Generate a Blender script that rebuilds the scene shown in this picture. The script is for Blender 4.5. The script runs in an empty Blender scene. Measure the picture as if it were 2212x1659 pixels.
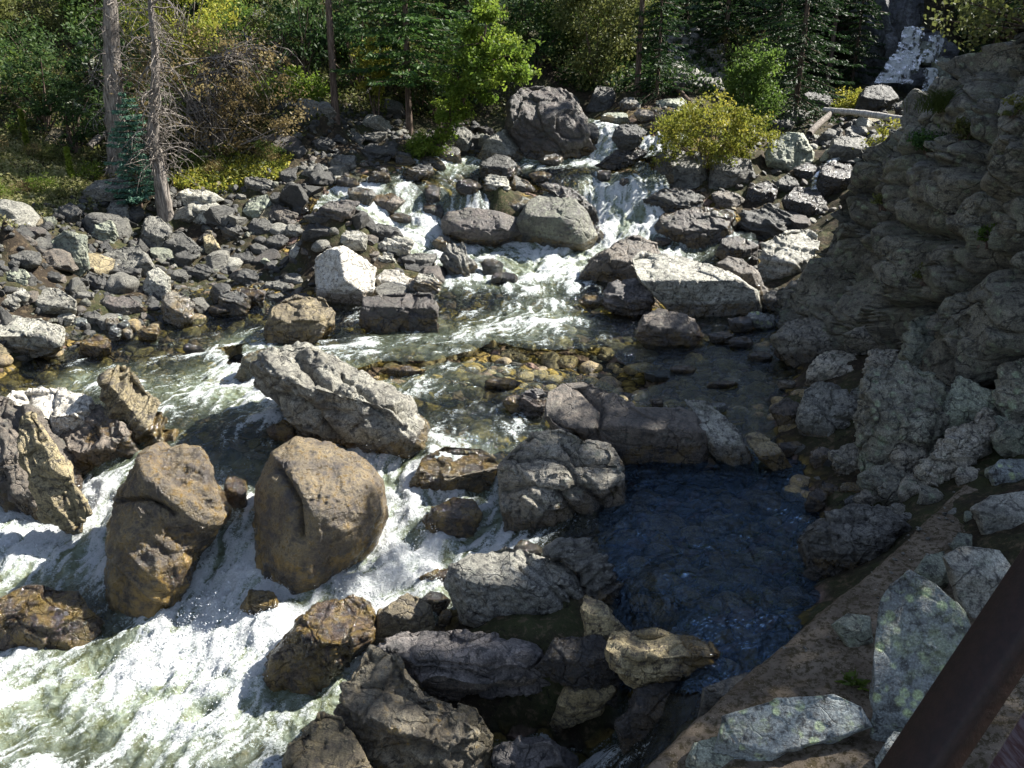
import bpy, math, random
import numpy as np
from mathutils import Vector, Matrix
R_=math.radians
# ------------------------------------------------------------------ camera, world, sun
sc=bpy.context.scene
COL=sc.collection
CH=5.0; PITCH=R_(21); FPX=1843.0; CX,CY=1106.0,829.5       # focal length and centre in units of a 2212 px wide picture
cam=bpy.data.cameras.new('camera'); camo=bpy.data.objects.new('camera',cam); COL.objects.link(camo)
cam.sensor_width=36; cam.lens=36*FPX/2212; cam.clip_end=600; cam.clip_start=.05
camo.location=(0,0,CH); camo.rotation_euler=(math.pi/2-PITCH,0,0); sc.camera=camo
SUN_AZ=R_(66); SUN_EL=R_(42)
w=bpy.data.worlds.new('World'); sc.world=w; w.use_nodes=True
nt=w.node_tree; nt.nodes.clear()
sky=nt.nodes.new('ShaderNodeTexSky'); sky.sky_type='NISHITA'; sky.sun_disc=False
sky.sun_elevation=SUN_EL; sky.sun_rotation=SUN_AZ; sky.altitude=2000; sky.air_density=1; sky.dust_density=.3
bg=nt.nodes.new('ShaderNodeBackground'); bg.inputs[1].default_value=.088
wo=nt.nodes.new('ShaderNodeOutputWorld'); hs=nt.nodes.new('ShaderNodeHueSaturation'); hs.inputs['Saturation'].default_value=.72; nt.links.new(sky.outputs[0],hs.inputs['Color']); nt.links.new(hs.outputs[0],bg.inputs[0]); nt.links.new(bg.outputs[0],wo.inputs[0])
sl=bpy.data.lights.new('sun','SUN'); sl.energy=5.0; sl.angle=R_(.5); sl.color=(1,.96,.88)
so=bpy.data.objects.new('sun',sl); COL.objects.link(so)
sd=Vector((math.sin(SUN_AZ)*math.cos(SUN_EL),math.cos(SUN_AZ)*math.cos(SUN_EL),math.sin(SUN_EL)))
so.rotation_euler=sd.to_track_quat('Z','Y').to_euler(); so.location=(20,20,40)
sc.view_settings.view_transform='Standard'; sc.view_settings.look='None'; sc.view_settings.exposure=1.45; sc.view_settings.gamma=1
sc.cycles.max_bounces=6; sc.cycles.transparent_max_bounces=10; sc.cycles.diffuse_bounces=2; sc.cycles.glossy_bounces=2
sc.cycles.caustics_reflective=False; sc.cycles.caustics_refractive=False; sc.cycles.sample_clamp_indirect=4

# ------------------------------------------------------------------ numpy helpers
cp,sp=math.cos(PITCH),math.sin(PITCH)
RG=np.array([1,0,0.]); FW=np.array([0,cp,-sp]); UP=np.array([0,sp,cp]); CAM=np.array([0,0,CH])
def ray(x,y):
    x=np.asarray(x,float); y=np.asarray(y,float)
    a=(x-CX)/FPX; b=(CY-y)/FPX
    return a[...,None]*RG+b[...,None]*UP+FW
def Uz(x,y,z):
    d=ray(x,y); t=(z-CH)/d[2]; return CAM+d*t
def UY(x,y,Y):
    d=ray(x,y); return CAM+d*(Y/d[1])
def proj(P):
    P=np.asarray(P,float)-CAM; f=P@FW
    return CX+FPX*(P@RG)/f, CY-FPX*(P@UP)/f, f
LAT=np.random.RandomState(5).rand(64,64,64).astype(np.float32)
def vnoise(P):
    P=np.asarray(P,np.float32); F=np.floor(P).astype(np.int64); f=P-F; f=f*f*(3-2*f); I=F&63; J=(F+1)&63
    x0,y0,z0=I[...,0],I[...,1],I[...,2]; x1,y1,z1=J[...,0],J[...,1],J[...,2]
    a,b,c=f[...,0],f[...,1],f[...,2]
    return ((LAT[x0,y0,z0]*(1-a)+LAT[x1,y0,z0]*a)*(1-b)+(LAT[x0,y1,z0]*(1-a)+LAT[x1,y1,z0]*a)*b)*(1-c)+\
           ((LAT[x0,y0,z1]*(1-a)+LAT[x1,y0,z1]*a)*(1-b)+(LAT[x0,y1,z1]*(1-a)+LAT[x1,y1,z1]*a)*b)*c
def fbm(P,oct=4,ridge=False):
    s=0;a=1;t=0;P=np.asarray(P)
    for i in range(oct):
        n=vnoise(P*(2.03**i)+17.3*i)
        if ridge: n=1-np.abs(2*n-1)
        s=s+a*n; t+=a; a*=.5
    return s/t
def sstep(a,b,x):
    t=np.clip((x-a)/(b-a),0,1); return t*t*(3-2*t)
class RBF:
    def __init__(s,P,z,lam=0.02):
        P=np.array(P,float); n=len(P); z=np.array(z,float)
        K=np.linalg.norm(P[:,None]-P[None],axis=2); K=-K; K[range(n),range(n)]-= -lam
        A=np.zeros((n+3,n+3)); A[:n,:n]=K; A[:n,n]=1; A[:n,n+1:]=P; A[n,:n]=1; A[n+1:,:n]=P.T
        b=np.zeros(n+3); b[:n]=z; s.c=np.linalg.solve(A,b); s.P=P
    def __call__(s,x,y):
        x=np.asarray(x,float); y=np.asarray(y,float); sh=x.shape; X=x.ravel(); Y=y.ravel(); o=np.empty(X.shape)
        n=len(s.P)
        for i in range(0,len(X),20000):
            a=X[i:i+20000]; b=Y[i:i+20000]
            d=-np.hypot(a[:,None]-s.P[None,:,0],b[:,None]-s.P[None,:,1])
            o[i:i+20000]=d@s.c[:n]+s.c[n]+a*s.c[n+1]+b*s.c[n+2]
        return o.reshape(sh)
def inpoly(x,y,poly):
    x=np.asarray(x,float); y=np.asarray(y,float); r=np.zeros(x.shape,bool); n=len(poly)
    for i in range(n):
        x1,y1=poly[i]; x2,y2=poly[(i+1)%n]
        if y1==y2: continue
        c=((y1>y)!=(y2>y))&(x<(x2-x1)*(y-y1)/(y2-y1)+x1); r^=c
    return r

# ------------------------------------------------------------------ object helpers
def tag(o,label=None,cat=None,group=None,kind=None):
    if label: o['label']=label
    if cat: o['category']=cat
    if group: o['group']=group
    if kind: o['kind']=kind
    return o
def mesh_obj(name,V,F,mat,parent=None,smooth=True,attrs=None,loc=None):
    V=np.asarray(V,np.float32)
    if loc is not None: V=V-np.asarray(loc,np.float32)
    me=bpy.data.meshes.new(name)
    F=np.asarray(F,np.int32); k=F.shape[1]
    me.vertices.add(len(V)); me.vertices.foreach_set('co',V.ravel())
    me.loops.add(F.size); me.loops.foreach_set('vertex_index',F.ravel())
    me.polygons.add(len(F)); me.polygons.foreach_set('loop_start',np.arange(0,F.size,k,dtype=np.int32))
    try: me.polygons.foreach_set('loop_total',np.full(len(F),k,np.int32))
    except Exception: pass
    me.update(calc_edges=True)
    if smooth: me.polygons.foreach_set('use_smooth',np.ones(len(F),bool))
    if attrs:
        for n,a in attrs.items():
            at=me.attributes.new(n,'FLOAT','POINT'); at.data.foreach_set('value',np.asarray(a,np.float32))
    me.materials.append(mat)
    o=bpy.data.objects.new(name,me); COL.objects.link(o)
    if loc is not None: o.location=tuple(float(q) for q in loc)
    if parent is not None: o.parent=parent; o.location=(0,0,0) if loc is None else o.location
    return o
def empty(name,loc):
    o=bpy.data.objects.new(name,None); COL.objects.link(o); o.location=tuple(float(q) for q in loc); return o
_ico={}
def ico(n):
    if n in _ico: return _ico[n]
    t=(1+5**.5)/2
    V=[(-1,t,0),(1,t,0),(-1,-t,0),(1,-t,0),(0,-1,t),(0,1,t),(0,-1,-t),(0,1,-t),(t,0,-1),(t,0,1),(-t,0,-1),(-t,0,1)]
    F=[(0,11,5),(0,5,1),(0,1,7),(0,7,10),(0,10,11),(1,5,9),(5,11,4),(11,10,2),(10,7,6),(7,1,8),(3,9,4),(3,4,2),(3,2,6),(3,6,8),(3,8,9),(4,9,5),(2,4,11),(6,2,10),(8,6,7),(9,8,1)]
    V=np.array(V,float); V/=np.linalg.norm(V[0]); F=np.array(F)
    for _ in range(n):
        E=np.sort(np.concatenate([F[:,[0,1]],F[:,[1,2]],F[:,[2,0]]]),axis=1)
        u,inv=np.unique(E,axis=0,return_inverse=True); inv=inv.ravel()
        M=V[u].mean(1); M/=np.linalg.norm(M,axis=1)[:,None]; b=len(V); m=len(F)
        a,bb,c=inv[:m]+b,inv[m:2*m]+b,inv[2*m:]+b; V=np.vstack([V,M])
        F=np.vstack([np.c_[F[:,0],a,c],np.c_[F[:,1],bb,a],np.c_[F[:,2],c,bb],np.c_[a,bb,c]])
    _ico[n]=(V,F); return V,F

# ------------------------------------------------------------------ materials
class NT:
    def __init__(s,name):
        s.m=bpy.data.materials.new(name); s.m.use_nodes=True; s.t=s.m.node_tree; s.t.nodes.clear()
        s.out=s.t.nodes.new('ShaderNodeOutputMaterial')
        s.tc=s.t.nodes.new('ShaderNodeTexCoord')
    def n(s,k,**kw):
        q=s.t.nodes.new(k)
        for a,b in kw.items(): setattr(q,a,b)
        return q
    def l(s,a,b): s.t.links.new(a,b)
    def set(s,sock,v):
        if hasattr(v,'links'): s.l(v,sock)
        else: sock.default_value=v
    def noise(s,scale,detail=5,rough=.6,vec=None,dist=0):
        q=s.n('ShaderNodeTexNoise'); q.inputs['Scale'].default_value=scale; q.inputs['Detail'].default_value=detail
        q.inputs['Roughness'].default_value=rough; q.inputs['Distortion'].default_value=dist
        s.l(vec if vec is not None else s.tc.outputs['Object'],q.inputs['Vector']); return q.outputs['Fac']
    def vor(s,scale,vec=None,feature='F1'):
        q=s.n('ShaderNodeTexVoronoi',feature=feature); q.inputs['Scale'].default_value=scale
        s.l(vec if vec is not None else s.tc.outputs['Object'],q.inputs['Vector']); return q
    def mapr(s,v,a,b,c=0,d=1):
        q=s.n('ShaderNodeMapRange'); q.interpolation_type='SMOOTHSTEP'
        s.l(v,q.inputs[0])
        for i,x in enumerate((a,b,c,d)): q.inputs[i+1].default_value=x
        return q.outputs[0]
    def math(s,op,a,b=0.):
        q=s.n('ShaderNodeMath',operation=op); s.set(q.inputs[0],a); s.set(q.inputs[1],b); return q.outputs[0]
    def mix(s,f,a,b,mode='MIX'):
        q=s.n('ShaderNodeMix',data_type='RGBA',blend_type=mode)
        s.set(q.inputs[0],f); s.set(q.inputs[6],a if hasattr(a,'links') else (*a,1)); s.set(q.inputs[7],b if hasattr(b,'links') else (*b,1)); return q.outputs[2]
    def attr(s,n):
        q=s.n('ShaderNodeAttribute',attribute_name=n); return q.outputs['Fac']
    def mapping(s,scale,rot=(0,0,0)):
        q=s.n('ShaderNodeMapping'); q.inputs['Scale'].default_value=scale; q.inputs['Rotation'].default_value=rot
        s.l(s.tc.outputs['Object'],q.inputs[0]); return q.outputs[0]
    def bump(s,h,st=.6,dist=.05,norm=None):
        q=s.n('ShaderNodeBump'); s.set(q.inputs['Strength'],st); q.inputs['Distance'].default_value=dist; s.l(h,q.inputs['Height'])
        if norm is not None: s.l(norm,q.inputs['Normal'])
        return q.outputs[0]
    def bsdf(s,col,rough=.85,norm=None,spec=.4):
        q=s.n('ShaderNodeBsdfPrincipled'); s.set(q.inputs['Base Color'],col if hasattr(col,'links') else (*col,1)); s.set(q.inputs['Roughness'],rough)
        q.inputs['Specular IOR Level'].default_value=spec
        if norm is not None: s.l(norm,q.inputs['Normal'])
        return q
def rock_mat(name,a,b,dark=(.02,.018,.016),strata=.5,rot=(.5,.6,.3),lichen=0,licol=(.30,.34,.24),algae=(.16,.10,.02),alg=.5,sc_=1.,wetall=0,bumpd=.035,fiss=.6):
    m=NT(name); oi=m.n('ShaderNodeObjectInfo')
    ad=m.n('ShaderNodeVectorMath',operation='ADD'); m.l(m.tc.outputs['Object'],ad.inputs[0])
    ms=m.n('ShaderNodeVectorMath',operation='SCALE'); ms.inputs[0].default_value=(37,23,51); m.l(oi.outputs['Random'],ms.inputs['Scale']); m.l(ms.outputs[0],ad.inputs[1])
    V=ad.outputs[0]
    mp=m.n('ShaderNodeMapping'); mp.inputs['Rotation'].default_value=rot; mp.inputs['Scale'].default_value=(1,1,7); m.l(V,mp.inputs[0])
    n1=m.noise(2.2*sc_,8,.65,V); n2=m.noise(13*sc_,6,.7,V); n3=m.noise(2.4*sc_,7,.65,mp.outputs[0],.6); n4=m.noise(60,3,.7,V)
    c=m.mix(m.mapr(n1,.34,.66),a,b)
    c=m.mix(m.math('MULTIPLY',m.mapr(n3,.46,.34),strata),c,dark)
    hl=tuple(min(.75,x*1.8+.05) for x in b)
    c=m.mix(m.math('MULTIPLY',m.mapr(n3,.56,.7),strata*.6),c,hl)
    c=m.mix(m.math('MULTIPLY',m.mapr(n2,.50,.38),.85),c,dark)
    c=m.mix(m.math('MULTIPLY',m.mapr(n2,.58,.72),.45),c,hl)
    if lichen:
        vo=m.vor(9*sc_,V); l=m.math('MULTIPLY',m.mapr(vo.outputs['Distance'],.42,.22),m.mapr(m.noise(3.3,5,.7,V),.44,.6))
        c=m.mix(m.math('MULTIPLY',l,lichen),c,licol)
        l2=m.mapr(m.noise(1.6,7,.75,V),.5,.62); c=m.mix(m.math('MULTIPLY',l2,lichen*.55),c,tuple(x*.6 for x in licol))
        vs=m.vor(34,V); c=m.mix(m.math('MULTIPLY',m.mapr(vs.outputs['Distance'],.22,.12),lichen*.7),c,(.42,.42,.36))
    c=m.mix(1,c,m.mapr(n4,.3,.7,.55,1.4),'MULTIPLY')
    br=m.mapr(oi.outputs['Random'],0,1,.72,1.3); c=m.mix(1,c,br,'MULTIPLY')
    wt=m.attr('wet')
    if wetall: wt=m.math('MAXIMUM',wt,wetall)
    wf=m.mapr(m.math('ADD',wt,m.math('MULTIPLY',m.math('SUBTRACT',n2,.5),.7)),.4,.6)
    c=m.mix(m.math('MULTIPLY',wf,.72),c,m.mix(1,c,(.26,.22,.20),'MULTIPLY'))
    if alg: c=m.mix(m.math('MULTIPLY',m.math('MULTIPLY',wf,alg),m.mapr(m.noise(4.5,5,.65,V),.42,.6)),c,algae)
    wv=m.n('ShaderNodeTexNoise'); wv.inputs['Scale'].default_value=2.2; wv.inputs['Detail'].default_value=4; m.l(V,wv.inputs['Vector'])
    w2=m.n('ShaderNodeVectorMath',operation='SCALE'); w2.inputs['Scale'].default_value=.55; m.l(wv.outputs['Color'],w2.inputs[0]); w3=m.n('ShaderNodeVectorMath',operation='ADD'); m.l(V,w3.inputs[0]); m.l(w2.outputs[0],w3.inputs[1])
    fa=m.vor(1.9*sc_,w3.outputs[0],'DISTANCE_TO_EDGE'); fb_=m.vor(5.2*sc_,w3.outputs[0],'DISTANCE_TO_EDGE')
    fis=m.math('MAXIMUM',m.math('MULTIPLY',m.mapr(fa.outputs[0],.024,.0),m.mapr(m.noise(3.1,3,.6,V),.42,.52)),m.math('MULTIPLY',m.mapr(fb_.outputs[0],.035,.0),m.mapr(n1,.5,.6)))
    fis=m.math('MULTIPLY',fis,fiss); c=m.mix(m.math('MULTIPLY',fis,.85),c,tuple(x*.4 for x in dark))
    h=m.math('ADD',m.math('MULTIPLY',fis,-1.2),m.math('MULTIPLY',n3,1.0))
    h=m.math('ADD',h,m.math('ADD',m.math('MULTIPLY',n2,.55),m.math('MULTIPLY',n4,.12)))
    h=m.math('ADD',h,m.math('MULTIPLY',m.noise(30,6,.75,V),.7))
    nm=m.bump(h,.95,bumpd)
    p=m.bsdf(c,m.mapr(wf,0,1,.62,.10),nm,.9); m.l(p.outputs[0],m.out.inputs[0]); return m.m
M={}
M['grey']=rock_mat('grey_schist',(.075,.072,.06),(.21,.20,.165))
M['dgrey']=rock_mat('dark_grey_schist',(.022,.021,.018),(.075,.072,.06),strata=.6,alg=.3)
M['pale']=rock_mat('pale_granite',(.42,.39,.33),(.60,.57,.50),dark=(.16,.14,.11),strata=.3,alg=.2)
M['lgrey']=rock_mat('light_grey_gneiss',(.20,.19,.155),(.44,.42,.35),strata=.55,lichen=.25)
M['mossb']=rock_mat('brown_gold_boulder',(.042,.03,.022),(.19,.145,.075),dark=(.03,.022,.018),strata=.25,alg=.8,algae=(.24,.15,.035),fiss=.15)
M['ochre']=rock_mat('grey_ochre_boulder',(.13,.10,.06),(.36,.31,.21),dark=(.04,.028,.012),strata=.7,alg=1.,algae=(.40,.25,.05),wetall=.40)
M['twin']=rock_mat('lichen_topped_dark_stone',(.05,.046,.036),(.16,.16,.115),dark=(.02,.016,.014),strata=.2,lichen=.5,licol=(.26,.29,.19),fiss=.3)
M['crest']=rock_mat('ridged_grey_stone',(.10,.092,.072),(.30,.285,.23),dark=(.03,.026,.02),strata=.7,alg=.6)
M['brown']=rock_mat('brown_gneiss',(.075,.058,.042),(.20,.16,.12),strata=.35,alg=.5,lichen=.12)
M['purple']=rock_mat('purple_brown_gneiss',(.035,.029,.026),(.115,.09,.075),strata=.3,lichen=.2,licol=(.2,.22,.12))
M['tan']=rock_mat('tan_layered_schist',(.20,.155,.07),(.38,.31,.17),dark=(.035,.025,.018),strata=.85,alg=.7)
M['gold']=rock_mat('wet_algae_stone',(.09,.068,.035),(.21,.165,.08),dark=(.03,.02,.01),strata=.5,alg=.4,algae=(.25,.16,.035),wetall=.3)
M['wetb']=rock_mat('wet_dark_brown_stone',(.055,.038,.028),(.15,.105,.06),strata=.5,alg=.7,algae=(.17,.11,.02),wetall=.6)
M['black']=rock_mat('wet_black_stone',(.022,.02,.02),(.06,.055,.052),strata=.5,alg=.25,wetall=.5)
M['green']=rock_mat('green_lichen_stone',(.17,.19,.14),(.33,.34,.25),strata=.35,lichen=.6,licol=(.26,.30,.19),fiss=.5)
M['blue']=rock_mat('blue_grey_lichen_stone',(.17,.19,.19),(.32,.35,.33),strata=.2,lichen=1.,licol=(.46,.54,.28),fiss=.3,alg=0)
M['slate']=rock_mat('layered_slate',(.05,.045,.042),(.22,.19,.17),dark=(.012,.01,.01),strata=1,rot=(.1,.12,0),alg=.2)
M['cliff']=rock_mat('cliff_rock',(.14,.13,.095),(.36,.34,.26),dark=(.02,.019,.016),strata=.35,rot=(.9,.5,.3),lichen=.85,licol=(.36,.42,.27),alg=.2,sc_=.8,bumpd=.06)
M['ledge']=rock_mat('ledge_rock',(.30,.265,.20),(.52,.47,.37),dark=(.025,.022,.02),strata=.6,rot=(.9,.5,.3),lichen=.6,licol=(.28,.30,.20),alg=.3,bumpd=.05)
M['far']=rock_mat('far_crag_rock',(.05,.055,.065),(.13,.135,.145),strata=.8,lichen=.2,alg=0,sc_=.5,bumpd=.1)

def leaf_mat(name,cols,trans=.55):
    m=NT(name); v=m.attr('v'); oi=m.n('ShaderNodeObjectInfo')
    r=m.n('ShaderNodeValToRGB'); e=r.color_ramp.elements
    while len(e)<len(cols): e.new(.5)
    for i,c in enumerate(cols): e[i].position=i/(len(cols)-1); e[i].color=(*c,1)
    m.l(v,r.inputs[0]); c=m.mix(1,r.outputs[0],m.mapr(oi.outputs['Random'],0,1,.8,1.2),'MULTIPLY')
    d=m.bsdf(c,.55,None,.3); t=m.n('ShaderNodeBsdfTranslucent'); m.l(c,t.inputs[0])
    x=m.n('ShaderNodeMixShader'); x.inputs[0].default_value=trans; m.l(d.outputs[0],x.inputs[1]); m.l(t.outputs[0],x.inputs[2]); m.l(x.outputs[0],m.out.inputs[0]); return m.m
M['l_dark']=leaf_mat('dark_green_leaves',[(.02,.042,.016),(.045,.09,.028),(.10,.15,.04)],.5)
M['l_green']=leaf_mat('green_leaves',[(.045,.08,.02),(.09,.15,.03),(.17,.24,.045)])
M['l_lime']=leaf_mat('lime_leaves',[(.06,.11,.015),(.14,.21,.03),(.26,.31,.04)],.55)
M['l_pale']=leaf_mat('pale_herbs_painted_sun',[(.14,.17,.05),(.34,.34,.13),(.55,.50,.28)],.5)  # pale herb colours, brightened further to stand in for sunlight on the bank
M['l_yel']=leaf_mat('yellow_leaves',[(.09,.13,.025),(.27,.29,.045),(.52,.45,.08)],.5)
M['l_brown']=leaf_mat('dry_brown_leaves',[(.10,.075,.04),(.24,.18,.08),(.42,.33,.13)],.4)
M['l_olive']=leaf_mat('olive_leaves',[(.05,.065,.022),(.12,.135,.04),(.22,.22,.07)],.4)
M['l_spruce']=leaf_mat('spruce_needles',[(.008,.022,.008),(.022,.05,.016),(.045,.085,.025)],.3)
M['l_blue']=leaf_mat('blue_spruce_needles',[(.05,.12,.09),(.10,.22,.15),(.17,.32,.21)],.25)
M['l_fir']=leaf_mat('fir_needles',[(.015,.04,.012),(.04,.09,.02),(.09,.16,.03)],.35)
def bark_mat(name,a,b):
    m=NT(name); V=m.mapping((7,7,1)); n=m.noise(3,7,.7,V); k=m.noise(30,4,.6)
    c=m.mix(m.mapr(n,.35,.65),a,b); p=m.bsdf(c,.9,m.bump(m.math('ADD',n,m.math('MULTIPLY',k,.3)),1,.04),.2); m.l(p.outputs[0],m.out.inputs[0]); return m.m
M['bark']=bark_mat('brown_bark',(.05,.035,.026),(.19,.14,.11))
M['dead']=bark_mat('weathered_grey_wood',(.10,.085,.075),(.36,.32,.28))
M['silver']=bark_mat('bleached_log_wood',(.28,.26,.24),(.60,.57,.53))
def ground_mat():
    m=NT('forest_floor'); n=m.noise(.9,8,.7); k=m.noise(9,6,.7); z=m.noise(45,4,.7)
    c=m.mix(m.mapr(n,.4,.62),(.035,.026,.018),(.045,.05,.02)); c=m.mix(m.mapr(k,.52,.66),c,(.12,.09,.055)); c=m.mix(m.mapr(k,.45,.3),c,(.012,.01,.008))
    c=m.mix(m.mapr(z,.6,.72),c,(.15,.12,.07))
    # the stream bed: rounded stones coated with golden algae
    q=m.n('ShaderNodeMapping'); q.inputs['Scale'].default_value=(1,1.0,1); m.l(m.tc.outputs['Object'],q.inputs[0])
    dn=m.n('ShaderNodeVectorMath',operation='ADD'); m.l(q.outputs[0],dn.inputs[0])
    nn=m.n('ShaderNodeTexNoise'); nn.inputs['Scale'].default_value=5; m.l(q.outputs[0],nn.inputs['Vector']); sc2=m.n('ShaderNodeVectorMath',operation='SCALE'); sc2.inputs['Scale'].default_value=.25
    m.l(nn.outputs['Color'],sc2.inputs[0]); m.l(sc2.outputs[0],dn.inputs[1])
    vo=m.vor(3.6,dn.outputs[0]); ve=m.vor(3.6,dn.outputs[0],'DISTANCE_TO_EDGE')
    hs=m.n('ShaderNodeSeparateColor'); m.l(vo.outputs['Color'],hs.inputs[0])
    b=m.mix(hs.outputs[0],(.10,.075,.02),(.30,.21,.06)); b=m.mix(m.mapr(hs.outputs[1],.62,.7),b,(.22,.15,.12)); b=m.mix(m.mapr(hs.outputs[2],.7,.78),b,(.06,.06,.05))
    b=m.mix(m.mapr(ve.outputs[0],.10,.0),b,(.02,.015,.008)); b=m.mix(1,b,m.mapr(k,.3,.7,.55,1.3),'MULTIPLY')
    bed=m.attr('bed'); c=m.mix(bed,c,b)
    h=m.math('ADD',m.math('MULTIPLY',k,1),m.math('MULTIPLY',m.math('MULTIPLY',m.mapr(ve.outputs[0],0,.25),2.),bed))
    p=m.bsdf(c,.9,m.bump(h,.9,.06),.2); m.l(p.outputs[0],m.out.inputs[0]); return m.m
M['ground']=ground_mat()
def dirt_mat():
    m=NT('gravelly_dirt'); n=m.noise(2,7,.7); k=m.noise(18,6,.75); v=m.vor(55)
    c=m.mix(m.mapr(n,.35,.65),(.13,.10,.072),(.24,.195,.145)); c=m.mix(m.mapr(k,.55,.4),c,(.07,.055,.03))
    pb=m.mapr(v.outputs['Distance'],.30,.2); pm=m.mapr(m.noise(7,3,.6),.45,.62); f=m.math('MULTIPLY',pb,pm)
    hs=m.n('ShaderNodeSeparateColor'); m.l(v.outputs['Color'],hs.inputs[0]); pc=m.mix(hs.outputs[0],(.12,.09,.07),(.40,.34,.25))
    c=m.mix(f,c,pc); h=m.math('ADD',k,m.math('MULTIPLY',f,.6))
    p=m.bsdf(c,.95,m.bump(h,.8,.025),.15); m.l(p.outputs[0],m.out.inputs[0]); return m.m
M['dirt']=dirt_mat()
def water_mat(name,tint=(.80,.84,.66),fb=0.,fs=1.,ripple=(9,1.),ior=1.36,foamc=(.90,.92,.92),bd=.045,gtint=(1,1,1)):
    m=NT(name); f=m.attr('foam')
    rr=m.mapping((1,1.0,1)); n=m.noise(ripple[0],4,.6,rr,.5); n2=m.noise(ripple[0]*4.2,4,.65,rr,.4); n3=m.noise(ripple[0]*.35,2,.5,rr)
    h=m.math('ADD',n,m.math('ADD',m.math('MULTIPLY',n2,.30),m.math('MULTIPLY',n3,1.4)))
    nm=m.bump(h,ripple[1],bd)
    fr=m.n('ShaderNodeFresnel'); fr.inputs['IOR'].default_value=ior; m.l(nm,fr.inputs['Normal'])
    tr=m.n('ShaderNodeBsdfTransparent'); tr.inputs[0].default_value=(*tint,1)
    gl=m.n('ShaderNodeBsdfGlossy'); gl.inputs[0].default_value=(*gtint,1); gl.inputs['Roughness'].default_value=.07; m.l(nm,gl.inputs['Normal'])
    wm=m.n('ShaderNodeMixShader'); m.l(fr.outputs[0],wm.inputs[0]); m.l(tr.outputs[0],wm.inputs[1]); m.l(gl.outputs[0],wm.inputs[2])
    # aerated milky water under and around the foam
    fn=m.noise(26,6,.75,None,.8); fv=m.noise(90,3,.7)
    fo=m.math('ADD',f,m.math('ADD',m.math('MULTIPLY',m.math('SUBTRACT',fn,.5),2.0),m.math('MULTIPLY',m.math('SUBTRACT',fv,.5),.5)))
    fo=m.math('ADD',fo,fb)
    ff=m.mapr(fo,.42,.76)
    milk=m.math('MULTIPLY',m.mapr(m.attr('aer'),.22,1.0),.68)
    md=m.bsdf(m.mix(m.mapr(n,.35,.65),(.15,.17,.07),(.34,.40,.30)),.35,nm,.6)
    m2=m.n('ShaderNodeMixShader'); m.l(milk,m2.inputs[0]); m.l(wm.outputs[0],m2.inputs[1]); m.l(md.outputs[0],m2.inputs[2])
    fc=m.mix(m.mapr(fo,.5,1.1),(.62,.68,.66),foamc)
    fd=m.bsdf(fc,.6,m.bump(m.math('ADD',m.math('MULTIPLY',m.noise(8,6,.7,None,.8),3.2),m.math('ADD',fn,m.math('MULTIPLY',fv,.3))),.9,.07),.4)
    m3=m.n('ShaderNodeMixShader'); m.l(m.math('MULTIPLY',ff,fs),m3.inputs[0]); m.l(m2.outputs[0],m3.inputs[1]); m.l(fd.outputs[0],m3.inputs[2])
    m.l(m3.outputs[0],m.out.inputs[0]); return m.m
M['water']=water_mat('creek_water',ior=1.45,gtint=(.80,.90,1))
M['pool']=water_mat('pool_water',tint=(.85,.88,.85),ripple=(4.5,1.),ior=1.78,bd=.13,gtint=(.46,.70,1))  # gloss tinted blue: part of the sky's reflected blue is painted in
M['fall']=water_mat('falling_water',fb=.1)
def plain(name,c,r,bs=20,bd=.01,c2=None,map=(1,1,1)):
    m=NT(name); V=m.mapping(map); n=m.noise(bs,6,.7,V); cc=m.mix(m.mapr(n,.4,.6),c,c2 or tuple(x*.6 for x in c)); p=m.bsdf(cc,r,m.bump(n,.7,bd)); m.l(p.outputs[0],m.out.inputs[0]); return m.m
M['steel']=plain('dark_brown_painted_steel',(.022,.009,.007),.6,60,.002)
M['plank']=plain('peeling_maroon_board',(.075,.035,.038),.8,14,.004,(.16,.13,.15),(1,1,9))

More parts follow.
